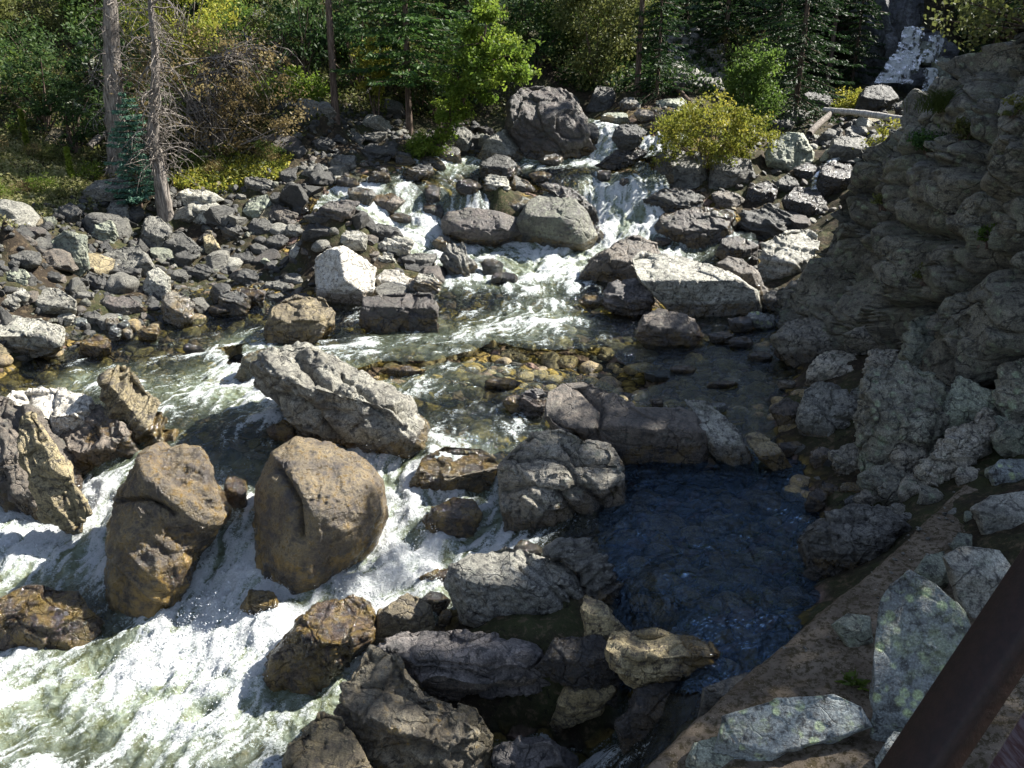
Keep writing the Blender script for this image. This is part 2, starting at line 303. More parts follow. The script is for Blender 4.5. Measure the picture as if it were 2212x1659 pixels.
# ------------------------------------------------------------------ water levels and terrain (control points, then smooth surfaces)
WP=[(1310,275,3.0),(1420,283,3.0),(1360,268,3.02),(1250,272,3.0),
(1300,346,2.15),(1290,353,2.1),(1150,353,2.1),(1400,350,2.12),(1220,370,2.07),(1330,372,2.06),(1250,383,2.03),(1370,385,2.03),(1190,362,2.08),
(900,387,2.0),(1000,362,2.05),(850,397,1.95),(1020,392,2.0),(950,390,2.0),(940,372,2.02),
(1310,466,1.2),(1370,470,1.18),(1260,450,1.25),(1360,500,.9),(1320,490,.98),
(880,452,1.35),(960,468,1.15),(780,442,1.55),(760,446,1.5),(1010,440,1.3),(860,490,.98),(950,515,.72),(1100,530,.6),(1300,530,.6),(1030,500,.85),(900,510,.8),
(1150,600,.27),(1250,560,.42),(1060,560,.45),(1330,560,.45),(1500,545,.5),(1100,680,.06),(1200,700,.04),(900,720,.02),(700,740,0),(450,700,.02),(200,770,-.02),(50,800,-.05),
(1500,760,0),(1650,780,0),(1560,680,.03),(1450,720,.02),(1300,650,.12),(1000,640,.18),(1000,850,-.05),(1150,870,-.05),(400,870,-.1),(700,700,.02),(300,800,-.05),(0,900,-.15),(540,860,-.08),
(420,945,-.16),(210,960,-.2),(500,960,-.18),(930,940,-.1),(1000,990,-.14),(300,900,-.14),
(150,1040,-.7),(150,1130,-.95),(60,1180,-1.0),(430,1260,-1.0),(500,1190,-.75),(500,1050,-.4),(860,1060,-.45),(880,1160,-.75),(960,1200,-.8),(1060,1080,-.55),(1060,1160,-.7),(700,1280,-1.0),(900,1260,-.85),
(600,1420,-1.15),(300,1400,-1.2),(100,1500,-1.3),(100,1250,-1.05),(500,1600,-1.4),(650,1650,-1.4),(100,1660,-1.4),(760,1470,-1.25),(0,1350,-1.2),(820,1450,-1.2),
(1400,1000,-.1),(1600,1010,-.1),(1700,1150,-.12),(1500,1200,-.12),(1450,1350,-.12),(1600,1400,-.12),(1480,1470,-.12),(1560,900,-.06),(1640,850,-.03),(1400,1100,-.12),(1420,1250,-.12),(1740,1220,-.12),
(1150,1600,-1.4),(1350,1600,-1.35),(1250,1660,-1.4),(1380,1540,-1.2)]
wpw=[Uz(x,y,z) for x,y,z in WP]
wpw+= [np.array(p) for p in [(-9,7,-1.3),(-9,4,-1.6),(-4,3.5,-1.6),(0,3.5,-1.6),(-11,9,-1.0)]]
wpw=np.array(wpw)
W_=RBF(wpw[:,:2],wpw[:,2])
LB=[(0,700,.4),(-200,740,.4),(120,735,.12),(300,690,.15),(420,670,.15),(0,620,.6),(200,620,.5),(100,560,1.05),(-200,600,1.2),(0,500,1.6),(0,450,2.2),(-200,480,2.4),(250,480,1.3),(400,560,.55),(300,560,.7),(550,620,.25),(400,500,1.0),(400,450,1.5),(400,400,2.0),(250,380,2.1),(200,430,1.8),
(650,600,.3),(650,560,.5),(650,500,.95),(650,450,1.4),(650,400,1.95),(650,350,2.35),(700,300,2.85),(700,250,3.45),(800,340,2.3),(850,300,2.8),(950,320,2.45),(860,560,.5),(780,485,1.35),(830,525,1.0),(720,450,1.8),(700,480,1.45),(680,440,1.9),(880,545,.75),(930,590,.32),(800,630,.15),(850,360,2.2),
(1080,400,1.9),(1090,440,1.2),(1180,430,1.2),(1500,300,2.75),(1400,240,3.4),(1600,370,2.1),(1550,420,1.6),(1450,440,1.3),(1600,480,1.0),(1700,470,1.1),(1660,560,.5),(1430,560,.45),(1350,700,-.25),
(1700,640,.2),(1730,720,.15),(1690,860,.05),(1740,980,.0),(1820,1070,.05),(1790,1250,-.1)]
DW=[(0,300,22.5),(0,200,25),(0,100,28),(0,0,31),(-300,300,21),(-300,100,25),(-300,-100,30),(400,300,25),(400,200,27.5),(400,100,30),(400,0,33),(700,150,30.5),(700,50,33.5),(700,-80,38),(950,230,29),(1000,150,31.5),(1000,50,35),(1000,-80,40),
(1150,200,32),(1050,285,29),(1150,300,29.5),(1300,180,32),(1300,80,38),(1300,-50,44),(1500,190,33),(1500,80,38),(1500,-50,45),(1700,240,31),(1750,180,40),(1700,80,46),(1760,310,27),(1850,250,31),(1950,230,33),(1830,420,22),(2100,190,38),(1850,192,38),(1960,197,37.5),(1850,60,42),(1960,40,41.5),(2080,40,42),(2000,215,31),(2080,215,30),(2140,205,34),(2060,225,25),(2150,215,24)]
tp=[list(Uz(*p)) for p in LB]+[list(UY(*p)) for p in DW]
for i,p in enumerate(wpw):
    px,py,_=proj(p); dep=.30
    if 1380<px<1760 and 980<py<1480: dep=.42
    if py<480: dep=.18
    tp.append([p[0],p[1],p[2]-dep])
tp+= [list(Uz(*p)) for p in [(1850,780,.5),(2000,720,.7),(2200,740,.9),(2100,950,.7),(1900,1060,.2),(2200,950,.8),(2200,1100,.9),(1600,1540,-.5),(1800,1350,.1),(2000,1200,.4),(2000,1500,.3),(1700,1659,-.3),(2200,1400,.6),(2200,1800,.7),(1250,1420,-.6),(1400,1450,-.5),(1150,1400,-.6),(1000,1440,-.9)]]
tp+= [[-14,6,1.0],[-13,10,1.2],[-12,14,2.2],[-20,12,6],[-25,25,13],[-30,45,26],[-60,60,45],[0,75,24],[0,120,45],[-30,100,45],[30,75,30],[13,14,6],[12,8,4],[19,19,11],[30,30,22],[11,2,3],[25,5,13],[60,60,45],[60,0,30],[-60,0,25],[23,32,11],[17,22,7],[14.5,17,6],[20,45,16],[-10,-10,-1],[12,-10,3]]
tp=np.array(tp); T0=RBF(tp[:,:2],tp[:,2],.05)
def wmask(x,y):
    x=np.asarray(x,float); y=np.asarray(y,float); sh=x.shape; X=x.ravel(); Y=y.ravel(); d=np.empty(X.shape)
    for i in range(0,len(X),20000):
        d[i:i+20000]=np.min(np.hypot(X[i:i+20000,None]-wpw[None,:,0],Y[i:i+20000,None]-wpw[None,:,1]),axis=1)
    return d.reshape(sh)
def T_(x,y):
    t=T0(x,y); P=np.stack([x,y,np.zeros_like(x)],-1)
    t=t+(fbm(P*1.1,3)-.5)*.22+(fbm(P*6,2)-.5)*.10
    far=sstep(24,34,y)+sstep(9,14,np.abs(x))
    return t+(fbm(P*.35+9,4)-.5)*1.5*np.clip(far,0,1)
def H_(x,y):
    t=T_(x,y); wv=W_(x,y); m=wmask(x,y)<1.3
    return np.where(m,np.maximum(t,wv),t)
def hit(px,py,off=0):
    d=ray(px,py); ys=np.concatenate([np.arange(3.5,30,.05),np.arange(30,110,.25)]); t=ys/d[1]; P=CAM+d[None]*t[:,None]
    h=H_(P[:,0],P[:,1])+off; k=np.nonzero(P[:,2]<h)[0]
    return P[k[0]] if len(k) else P[-1]
# terrain sheet
def graded(a,b,c,d,fine,n1,n2):
    m=np.arange(b,c,fine); l=b-(b-a)*(np.linspace(1,0,n1,endpoint=False)**2.2); r=c+(d-c)*(np.linspace(0,1,n2)**2.2)
    return np.concatenate([l,m,r])
gx=graded(-150,-10,8.5,150,.07,60,60); gy=graded(-60,4,31,300,.07,25,130)
X,Y=np.meshgrid(gx,gy); Z=T_(X,Y)
P=np.stack([X,Y,0*X],-1)
# stones of the bed, rounded lumps
Z=Z+(1-np.abs(2*vnoise(P*3.3)-1))*.08*(wmask(X,Y)<3)
nx,ny=len(gx),len(gy)
idx=np.arange(nx*ny).reshape(ny,nx); F=np.stack([idx[:-1,:-1],idx[:-1,1:],idx[1:,1:],idx[1:,:-1]],-1).reshape(-1,4)
bed=np.where(wmask(X,Y)<2.0,sstep(.12,-.05,Z-W_(X,Y)),0)
g=mesh_obj('ground',np.stack([X,Y,Z],-1).reshape(-1,3),F,M['ground'],attrs={'bed':bed.ravel()}); tag(g,kind='structure')

# ------------------------------------------------------------------ the creek
ARW=[((1330,300),(1310,345)),((1420,300),(1400,340)),((1310,350),(1310,380)),((1200,350),(1100,370)),((1000,370),(930,395)),((1310,400),(1330,460)),((900,400),(850,460)),((960,400),(960,470)),((790,440),(860,470)),((850,470),(950,520)),((980,520),(1150,560)),((1360,480),(1320,540)),((1300,540),(1180,590)),((1180,600),(1200,680)),((1200,690),(1050,760)),
((1060,750),(900,760)),((760,730),(560,760)),((560,760),(400,830)),((1080,780),(1000,860)),((1000,870),(980,960)),((980,1000),(1030,1100)),((400,700),(200,760)),((540,850),(420,930)),((300,840),(120,880)),((230,970),(140,1040)),((500,960),(520,1100)),((500,1100),(460,1230)),((860,1000),(860,1100)),((860,1120),(820,1200)),((1060,1090),(960,1180)),((950,1190),(780,1240)),((700,1260),(600,1350)),((450,1270),(380,1380)),((600,1360),(450,1500)),((140,1130),(60,1200)),((300,1400),(100,1500)),((500,1500),(350,1640)),((780,1450),(640,1620)),((1400,700),(1500,780)),((1560,800),(1640,900)),((1650,900),(1560,1050)),((1500,1100),(1600,1250)),((1400,1250),(1500,1400)),((1350,1560),(1150,1620)),((1300,640),(1350,700))]
aw=[];av=[]
for a,b in ARW:
    za=CH;A=hit(*a);B=hit(*b); v=B-A; v[2]=0; aw.append((A+B)/2); av.append(v/np.linalg.norm(v))
aw=np.array(aw);av=np.array(av)
FP=[(1310,300,.9),(1300,330,1),(1400,310,.8),(1430,285,.5),(1350,268,.2),(1330,335,.6),(1380,300,.75),
(1300,347,.95),(1160,352,.75),(1400,350,.4),(1220,368,.15),(1330,370,.25),(1250,385,.3),(1180,380,.05),(1000,372,.45),(960,362,.8),(900,385,.2),(850,395,.4),(950,392,.1),(1020,392,.15),
(1300,410,.85),(1330,430,.95),(1360,420,.7),(1290,400,.7),(1370,460,1),(1310,470,1),(1260,440,.85),(880,420,.7),(860,440,.85),(900,450,.75),(960,420,.55),(1010,420,.55),(1030,440,.5),(960,460,.5),(800,430,.75),(770,440,.8),(850,470,.85),(880,490,.8),(920,520,.8),(1000,520,.85),
(1360,500,.9),(1300,540,.85),(1200,545,.9),(1100,540,.7),(1250,560,.85),(1400,520,.6),(1180,590,.8),(1250,590,.55),(1080,570,.55),(1140,560,.85),(1050,600,.75),(1000,600,.65),(1180,640,.55),(1230,640,.35),(1080,640,.25),(1000,660,.1),(1180,680,.6),(1230,690,.55),(1100,690,.55),(1280,620,.2),(1480,540,.55),(1300,680,.15),
(1020,720,.55),(900,730,.5),(800,740,.55),(1150,730,.5),(1250,730,.3),(700,735,.15),(950,780,.45),(1050,780,.35),(1130,790,.3),(1000,830,.35),(900,830,.45),(1080,850,.2),(960,890,.35),(1030,900,.3),(1090,920,.35),(960,930,.25),(880,790,.3),
(1350,740,.1),(1450,760,.03),(1600,750,.03),(1350,790,.12),(1550,820,.05),(1650,850,.02),(1500,700,.0),(1700,900,.05),
(600,735,.3),(480,740,.45),(530,760,.75),(560,740,.6),(450,770,.35),(350,790,.3),(250,770,.1),(120,770,.0),(50,830,.1),(150,820,.6),(180,810,.7),(100,830,.3),(480,820,.85),(560,830,.95),(520,860,.8),(380,820,.5),(420,860,.55),(600,900,.5),(500,900,.45),(400,900,.35),(350,850,.6),(450,940,.3),(560,950,.3),(480,960,.3),(330,700,.05),(440,690,.05),(550,690,.05),(400,730,.15),
(30,860,.3),(200,880,.3),(420,1000,.55),(500,1000,.5),(330,970,.5),(200,980,.7),(150,1040,.9),(180,1100,.75),(140,1130,.95),(60,1180,.95),(250,1180,.9),(180,1200,.95),(520,1080,.5),(500,1180,.75),(440,1230,.8),(530,1250,.95),(480,1300,1),(850,1010,.9),(860,1080,.95),(840,1150,.85),(900,1100,.6),(900,1180,.75),(1000,1180,.75),(1070,1120,.85),(1060,1080,.7),(960,1220,.75),(800,1210,1),(860,1240,1),(740,1220,.95),(900,1290,.85),(700,1280,.9),(640,1300,.85),(1100,1160,.5),
(600,1330,.95),(560,1400,.95),(500,1350,.95),(400,1350,.9),(350,1300,.7),(250,1380,.5),(100,1280,.6),(60,1330,.4),(200,1330,.35),(150,1400,.6),(300,1420,1),(400,1450,1),(200,1450,.9),(100,1470,.8),(500,1500,.9),(600,1500,.7),(650,1560,.75),(700,1500,.85),(750,1460,.8),(350,1550,1),(250,1520,.95),(100,1560,.65),(200,1600,.5),(300,1620,.6),(450,1600,.75),(550,1620,.5),(620,1650,.55),(50,1600,.7),(100,1640,.5),(30,1450,.8),(0,1250,.8),(780,1420,.7),
(1400,1000,.0),(1600,1000,.05),(1700,1150,.0),(1500,1200,.0),(1450,1350,.0),(1600,1400,.0),(1480,1470,.0),(1350,1200,.0),
(1150,1560,.5),(1100,1540,.4),(1250,1600,.4),(1350,1580,.5),(1300,1640,.5),(1200,1650,.3),(1100,1620,.4),(1380,1540,.4)]
fpw=np.array([np.r_[hit(a,b)[:2],c] for a,b,c in FP]); FO=RBF(fpw[:,:2],fpw[:,2],.05)
def idw(x,y,P,V,p=3):
    X=x.ravel();Y=y.ravel(); o=np.zeros((len(X),V.shape[1]))
    for i in range(0,len(X),20000):
        d=np.hypot(X[i:i+20000,None]-P[None,:,0],Y[i:i+20000,None]-P[None,:,1])+.05; w_=d**-p; o[i:i+20000]=(w_@V)/w_.sum(1)[:,None]
    return o
def curve_wave(X,Y):
    P=np.stack([X,Y,0*X],-1); v=idw(X,Y,aw,av[:,:2]); v/=np.linalg.norm(v,axis=1)[:,None]+1e-6; v=v.reshape(X.shape+(2,))
    V3=np.concatenate([v,np.zeros(X.shape+(1,))],-1)
    s=0; wn=np.stack([fbm(P*1.7+3,3),fbm(P*1.7+50,3),0*X],-1)-.5; wn[...,2]=0; Q=P+wn*.55
    for k in range(-6,7): s=s+vnoise((Q+V3*k*.034)*13)+.9*vnoise((Q+V3*k*.022)*27+7)
    s/=13*1.8
    big=fbm(P*2.2+3,3)
    side=(P[...,0]*v[...,1]-P[...,1]*v[...,0])
    st=0
    for k in range(-3,4): st=st+vnoise((P+V3*k*.12)*3.5+31)
    return s,big,st/7
SPR=[]
def water_sheet(name,sel,step,mat,xr,yr,amp=1,edge=.04):
    gx=np.arange(xr[0],xr[1],step); gy=np.arange(yr[0],yr[1],step); X,Y=np.meshgrid(gx,gy)
    Wv=W_(X,Y); Tv=T_(X,Y); near=wmask(X,Y)
    px,py,_=proj(np.stack([X,Y,Wv],-1)); keep=(Wv>Tv-edge)&(near<np.where(py<500,.95,1.5))&sel(px,py)
    lic,big,st=curve_wave(X,Y); fo=np.clip(FO(X,Y),0,1)
    f=np.clip(fo*.92-.14+(lic-.5)*3.1*np.clip(.35+fo,0,1)*np.clip(fo*6,0,1)+(big-.5)*1.3*np.clip(fo*4,0,1),0,.98)
    P=np.stack([X,Y,0*X],-1)
    Zw=Wv+amp*((lic-.5)*.10+(st-.5)*.16+(big-.5)*.28+(fbm(P*4+8,3,True)-.6)*.12)*np.clip(.15+1.1*fo**1.3,0,1)+amp*(fbm(P*13,3)-.5)*.07*fo
    if amp<1:
        wx=(fbm(P*1.1,2)-.5)*2.2; wy=(fbm(P*1.1+30,2)-.5)*2.2
        Zw+= .0065*np.sin((X*.8+Y*1.0+wx)*38)*vnoise(P*2.3)+.006*np.sin((X*-.5+Y*1.1+wy)*55)*vnoise(P*3.1+9)+(fbm(P*7,2)-.5)*.04+(fbm(P*2.2,2)-.5)*.05; f=f*0
    ny,nx=X.shape; idx=np.arange(nx*ny).reshape(ny,nx); F=np.stack([idx[:-1,:-1],idx[:-1,1:],idx[1:,1:],idx[1:,:-1]],-1).reshape(-1,4)
    k=keep.ravel(); F=F[k[F].all(1)]; u=np.unique(F); mp=np.zeros(nx*ny,int); mp[u]=np.arange(len(u))
    SPR.append((np.stack([X,Y,Zw],-1).reshape(-1,3)[u],f.ravel()[u],fo.ravel()[u])); o=mesh_obj(name,np.stack([X,Y,Zw],-1).reshape(-1,3)[u],mp[F],mat,attrs={'foam':f.ravel()[u],'aer':np.clip(fo*(amp>=1),0,1).ravel()[u]}); tag(o,kind='structure'); return o
poolsel=lambda px,py:(px>1290)&(px<1850)&(py>985-(px-1290)*.05)&(py<1500)
water_sheet('pool_water',poolsel,.025,M['pool'],(.8,5.5),(5,12),.15)
water_sheet('creek_water',lambda px,py:~((px>1296)&(px<1850)&(py>989-(px-1290)*.05)&(py<1496)),.03,M['water'],(-11,7.5),(3.2,28.8))

# ------------------------------------------------------------------ rocks
def vcell(P):
    B=np.floor(P-.5).astype(np.int64); d1=np.full(len(P),9.); d2=np.full(len(P),9.); cx=np.zeros((len(P),3)); rr=np.zeros((len(P),4))
    for i in range(8):
        C=B+np.array([i&1,(i>>1)&1,i>>2]); I=C&63; h=[LAT[(I[:,0]+7*q)&63,(I[:,1]+3*q)&63,(I[:,2]+11*q)&63] for q in range(7)]
        c=C+.5+(np.stack(h[:3],1)-.5)*.8; d=np.linalg.norm(P-c,axis=1); m=d<d1; d2=np.where(m,d1,np.minimum(d2,d)); d1=np.where(m,d,d1)
        cx[m]=c[m]; rr[m]=np.stack(h[3:],1)[m]
    return d1,d2,cx,rr
def blocks(P,o,scale,amp,crack=1.):
    # angular blocks: every cell is a tilted facet, with a narrow crack round it
    Q=P*scale+o; Q=Q+(np.stack([fbm(Q*1.3+5,2),fbm(Q*1.3+25,2),fbm(Q*1.3+45,2)],1)-.5)*.5
    d1,d2,c,r=vcell(Q); t=((Q-c)*(r[:,:3]-.5)*2.2).sum(1)+(r[:,3]-.5)*1.0
    return amp*(t-crack*.8*np.exp(-((d2-d1)/.045)**2))
def rock(name,label,cat,mat,pts,t=.8,fac=None,n=None,seed=None,p=2.6,amp=.042,strata=0,sdir=(.3,.2,.93),cracks=(),plane=None,ext=.22,group=None,nf=7,sink=.45,dist=None,zg=None,res=None,lump=0,wet=None,wetr=.5,soft=.03,blk=.036,bscale=2.6,bm=None):
    pts=np.array(pts,float); seed=int(abs(pts.sum())) if seed is None else seed; rs=np.random.RandomState(seed%99991)
    x0,y0=pts.min(0); x1,y1=pts.max(0); W=x1-x0; Hh=y1-y0; yb=y1; xb=pts[pts[:,1].argmax(),0]
    c=np.array([(x0+x1)/2,(y0+y1)/2]); a_=0; 
    A=0; Cx=0; Cy=0
    for i in range(len(pts)):
        q,s=pts[i],pts[(i+1)%len(pts)]; k=q[0]*s[1]-s[0]*q[1]; A+=k; Cx+=(q[0]+s[0])*k; Cy+=(q[1]+s[1])*k
    c=np.array([Cx,Cy])/(3*A)
    if plane is None:
        if dist: D0=dist
        elif zg is not None: D0=(Uz(xb,yb,zg)-CAM)@FW
        else: D0=(hit(xb if 30<xb<2180 else min(max(xb,30),2180),min(yb,1700))-CAM)@FW
        s=D0/FPX; r=t*.5*math.sqrt(W*Hh)*s; Dp=D0+sink*r
    else:
        A3=np.array([[q[0],q[1],1] for q in plane]); b3=np.array([1/((UY(*q)-CAM)@FW) for q in plane]); pl=np.linalg.solve(A3,b3)
        s=1/(pl@[c[0],c[1],1])/FPX; r=t*.5*math.sqrt(W*Hh)*s
    q=pts.copy(); lo=q[:,1]>c[1]; q[lo,1]+=ext*Hh*((q[lo,1]-c[1])/(yb-c[1]))
    if n is None: n=6 if max(W,Hh)>170 else 5 if max(W,Hh)>60 else 4
    V,F=ico(n)
    # outline radius by angle
    th=np.arctan2(V[:,1],V[:,0]); ux,uy=np.cos(th),-np.sin(th); Rr=np.zeros(len(V))
    for i in range(len(q)):
        a=q[i]-c; b=q[(i+1)%len(q)]-c; e=b-a
        den=ux*e[1]-uy*e[0]; den=np.where(np.abs(den)<1e-9,1e-9,den)
        tt=(a[0]*e[1]-a[1]*e[0])/den; ss=(a[0]*uy-a[1]*ux)/den
        ok=(ss>=-1e-6)&(ss<=1+1e-6)&(tt>0); Rr=np.where(ok,np.maximum(Rr,tt),Rr)
    Rr=np.maximum(Rr,1.5)
    rho=np.hypot(V[:,0],V[:,1]); z=V[:,2]; nn=(rho**p+np.abs(z)**p)**(1/p); rho=rho/nn; zz=z/nn
    PX=c[0]+ux*Rr*rho; PY=c[1]+uy*Rr*rho
    u=(PX-c[0])/(W/2); v=(c[1]-PY)/(Hh/2); qz=zz.copy()
    fl=list(fac) if fac else [(.1,.72,.68,.62),(-.15,-.25,.95,.80)]
    for _ in range(nf):
        a=rs.uniform(0,2*math.pi); e=rs.uniform(.3,.95); fl.append((math.cos(a)*math.sin(e),math.sin(a)*math.sin(e),math.cos(e),rs.uniform(.80,1.02)))
    for (a,b,cc,d) in fl:
        lim=(d-a*u-b*v)/cc; qz=-np.logaddexp(-qz/soft,-lim/soft)*soft
    qz=np.maximum(qz,-.9)
    if plane is None: D=Dp-r*qz
    else: D=1/(pl[0]*PX+pl[1]*PY+pl[2])-r*qz
    P=CAM+ray(PX,PY)*D[:,None]
    sz=math.sqrt(W*Hh)*s
    # normals for displacement
    FN=np.cross(P[F[:,1]]-P[F[:,0]],P[F[:,2]]-P[F[:,0]]); N=np.zeros_like(P)
    for k in range(3): np.add.at(N,F[:,k],FN)
    N/=np.linalg.norm(N,axis=1)[:,None]+1e-9
    ctr=P.mean(0)
    if ((P-ctr)*N).sum()<0: F=F[:,::-1]; N=-N
    o=rs.rand(3)*40
    k1=2.2/sz; disp=(fbm(P*k1+o,4)-.5)*2*amp*sz+ (fbm(P*(5.5/sz)+o+9,3,True)-.62)*amp*.8*sz
    if lump:
        lm=1-np.abs(2*vnoise(P*lump*np.array([1,1,1.8])+o)-1); l2=1-np.abs(2*fbm(P*lump*2.1+o+5,2)-1); disp-= (lm**6*.5+l2**8*.35)*amp*.8*sz
    k4=14/sz; disp+=(fbm(P*k4+o+3,3,True)-.6)*amp*.42*sz
    st_=np.floor(disp/(.03*sz)); fr_=disp/(.03*sz)-st_; disp=.45*disp+.55*(st_+sstep(.25,.75,fr_))*.03*sz
    if strata:
        sdv=np.array(sdir,float); sdv/=np.linalg.norm(sdv); h=(P@sdv)+ (fbm(P*k1+o,2)-.5)*.35*sz; hh=np.stack([h*(9/sz),h*0+seed%7,h*0],-1)
        l=vnoise(hh*1.6); disp+= (l-.5)*strata*sz*.16+(vnoise(hh*4.1)-.5)*strata*sz*.06
    if blk:
        if bm: disp+= blocks(P,o,bm[0],bm[1])+blocks(P,o+11,bm[0]*2.4,bm[1]*.5)+blocks(P,o+23,bm[0]*5.5,bm[1]*.2)
        else: disp+= blocks(P,o,bscale/sz,blk*sz,.55)+blocks(P,o+11,bscale*2.7/sz,blk*.3*sz,.4)
    for cr in cracks:
        dm=np.full(len(P),1e9)
        for i in range(len(cr)-1):
            a=np.array(cr[i],float); b=np.array(cr[i+1],float); e=b-a; tt=np.clip(((PX-a[0])*e[0]+(PY-a[1])*e[1])/(e@e),0,1); dm=np.minimum(dm,np.hypot(PX-a[0]-tt*e[0],PY-a[1]-tt*e[1]))
        cw=4.5 if plane is None else 9; disp-=np.where(zz>0,np.exp(-(dm/cw)**2)*.055*sz+np.exp(-(dm/14)**2)*.03*sz,0)
    P=P+N*disp[:,None]
    Wl=W_(P[:,0],P[:,1]); nm=wmask(P[:,0],P[:,1]); wt=np.where(nm<1.3,1-sstep(.02,wetr,P[:,2]-Wl),0)
    if wet is not None: wt=np.maximum(wt,wet)
    base=P[P[:,2].argmin()]; loc=np.array([P[:,0].mean(),P[:,1].mean(),P[:,2].min()])
    ob=mesh_obj(name,P,F,M[mat],attrs={'wet':wt},loc=loc); tag(ob,label,cat,group)
    RK.append((ob,sz)); return ob
RK=[]
def blob(x,y,w,h,seed,rot=0,jag=.22,k=9):
    rs=np.random.RandomState(seed); P=[]
    for i in range(k):
        a=2*math.pi*(i+rs.uniform(-.3,.3))/k; rr=1+rs.uniform(-jag,jag); X=math.cos(a)*rr*w/2; Y=math.sin(a)*rr*h/2
        P.append((x+X*math.cos(rot)-Y*math.sin(rot),y+X*math.sin(rot)+Y*math.cos(rot)))
    return P
# ------------------------------------------------------------------ boulders of the upper cascades
B='boulder'
up='boulders around the upper cascades'; lb='boulders on the left bank'; mid='boulders in the creek'; rp='boulders of the right ledge'; nr='stones beside the bridge'
rock('boulder','huge dark boulder with a rounded top left of the upper falls',B,'purple',[(1112,205),(1125,190),(1185,189),(1225,200),(1255,235),(1272,275),(1283,308),(1268,335),(1240,345),(1190,342),(1130,315),(1100,280),(1098,240)],1.0,[(-.1,.8,.6,.62),(.75,.45,.55,.80),(-.2,-.35,.92,.72)],strata=.3,sdir=(.6,.1,.8),group=up)
rock('boulder','pointed boulder with a bright sunlit right face at the foot of the huge dark boulder',B,'lgrey',[(1030,332),(1050,300),(1085,282),(1108,280),(1133,325),(1125,345),(1080,347),(1040,350)],1.1,[(.75,.4,.5,.55),(-.3,-.1,.95,.7)],group=up)
rock('boulder','rounded dark stone below the bright pointed boulder',B,'dgrey',[(1035,355),(1070,333),(1105,345),(1130,370),(1100,382),(1060,386),(1040,378)],1.,group=up)
rock('boulder','layered tan grey stone above the twin boulder, left one of a pair',B,'lgrey',[(1043,388),(1060,374),(1095,382),(1103,405),(1065,420),(1045,408)],1.,strata=1,sdir=(.1,.3,.9),group=up)
rock('boulder','small pointed stone beside the layered tan grey stone',B,'grey',[(1098,402),(1112,380),(1140,392),(1158,408),(1135,417),(1105,414)],1.,group=up)
rock('boulder','long dark ledge stone running down between the two cascades',B,'black',[(1165,398),(1230,404),(1285,440),(1306,500),(1275,470),(1200,425)],.5,group=up,strata=.6)
rock('boulder','lichen topped boulder lying on the long purple boulder',B,'twin',[(1045,435),(1070,415),(1120,418),(1160,440),(1150,475),(1080,474),(1050,458)],.9,[(0,.75,.66,.7)],group=up,sink=.9,blk=.015)
rock('boulder','low smooth purple boulder in mid creek, left part of the twin',B,'purple',[(953,475),(965,458),(1010,448),(1070,455),(1120,470),(1140,500),(1080,520),(1000,514),(958,500)],1.1,[(-.1,.6,.8,.75)],p=2.2,nf=1,soft=.1,blk=.012,group=up,wet=.25,sink=.1)
rock('boulder','broad lichen topped boulder in mid creek, right part of the twin',B,'twin',[(1105,485),(1140,435),(1190,415),(1240,430),(1270,460),(1290,500),(1270,525),(1180,520),(1110,512)],1.,[(-.1,.78,.6,.7),(-.3,-.25,.9,.85)],group=up,sink=.1,nf=2,blk=.015)
rock('boulder','small dark stone at the right end of the twin boulder',B,'black',[(1265,480),(1290,485),(1308,507),(1290,529),(1262,522)],1.,group=up)
rock('boulder','wide dark boulder right of the foot of the right cascade',B,'purple',[(1413,490),(1430,462),(1480,455),(1540,448),(1580,475),(1592,510),(1560,530),(1500,532),(1430,525)],.95,[(0,.7,.7,.5),(.1,-.2,.97,.75)],group=up)
rock('boulder','dark wedge shaped boulder on the right edge of the white run',B,'brown',[(1250,590),(1275,565),(1330,528),(1380,512),(1420,525),(1432,558),(1400,592),(1340,607),(1270,609)],1.,group=up,wet=.4)
rock('boulder','great slab with a white sunlit flat top overhanging the creek',B,'lgrey',[(1365,560),(1385,545),(1470,555),(1560,580),(1640,625),(1648,660),(1620,696),(1540,690),(1460,665),(1378,607)],.85,[(-.05,.80,.60,.50),(-.05,-.35,.93,.45)],nf=2,group=mid,zg=.1,sink=1.0,blk=.02,amp=.03)
rock('boulder','dark layered block under the left end of the white topped slab',B,'slate',[(1300,650),(1312,612),(1370,600),(1415,630),(1405,672),(1340,682)],.9,strata=1,sdir=(.1,.2,.95),group=mid)
rock('boulder','brown block standing in the water under the white topped slab',B,'brown',[(1370,722),(1390,682),(1420,665),(1500,690),(1522,722),(1490,747),(1400,742)],.8,group=mid)
rock('boulder','small tan stone at the water edge left of the layered block',B,'gold',[(1248,650),(1265,637),(1295,640),(1303,657),(1275,667)],.9,group=mid)
rock('boulder','silvery sunlit boulder against the foot of the cliff',B,'lgrey',[(1640,572),(1650,525),(1700,500),(1750,495),(1772,520),(1748,590),(1700,602),(1655,602)],.9,[(0,.75,.66,.35),(-.5,-.1,.85,.7)],group=up,strata=.4)
rock('boulder','dark layered boulder above the silvery boulder',B,'dgrey',[(1600,482),(1605,455),(1660,443),(1720,470),(1747,500),(1700,517),(1640,522),(1610,508)],.9,strata=1,sdir=(.4,.2,.85),group=up)
rock('boulder','rounded stone wedged between the white topped slab and the cliff',B,'brown',[(1548,572),(1570,555),(1605,560),(1640,590),(1660,622),(1640,640),(1600,607)],.9,group=up)
rock('boulder','low purple stone behind the white topped slab',B,'purple',[(1545,547),(1560,515),(1590,510),(1640,530),(1635,560),(1580,566)],.9,group=up)
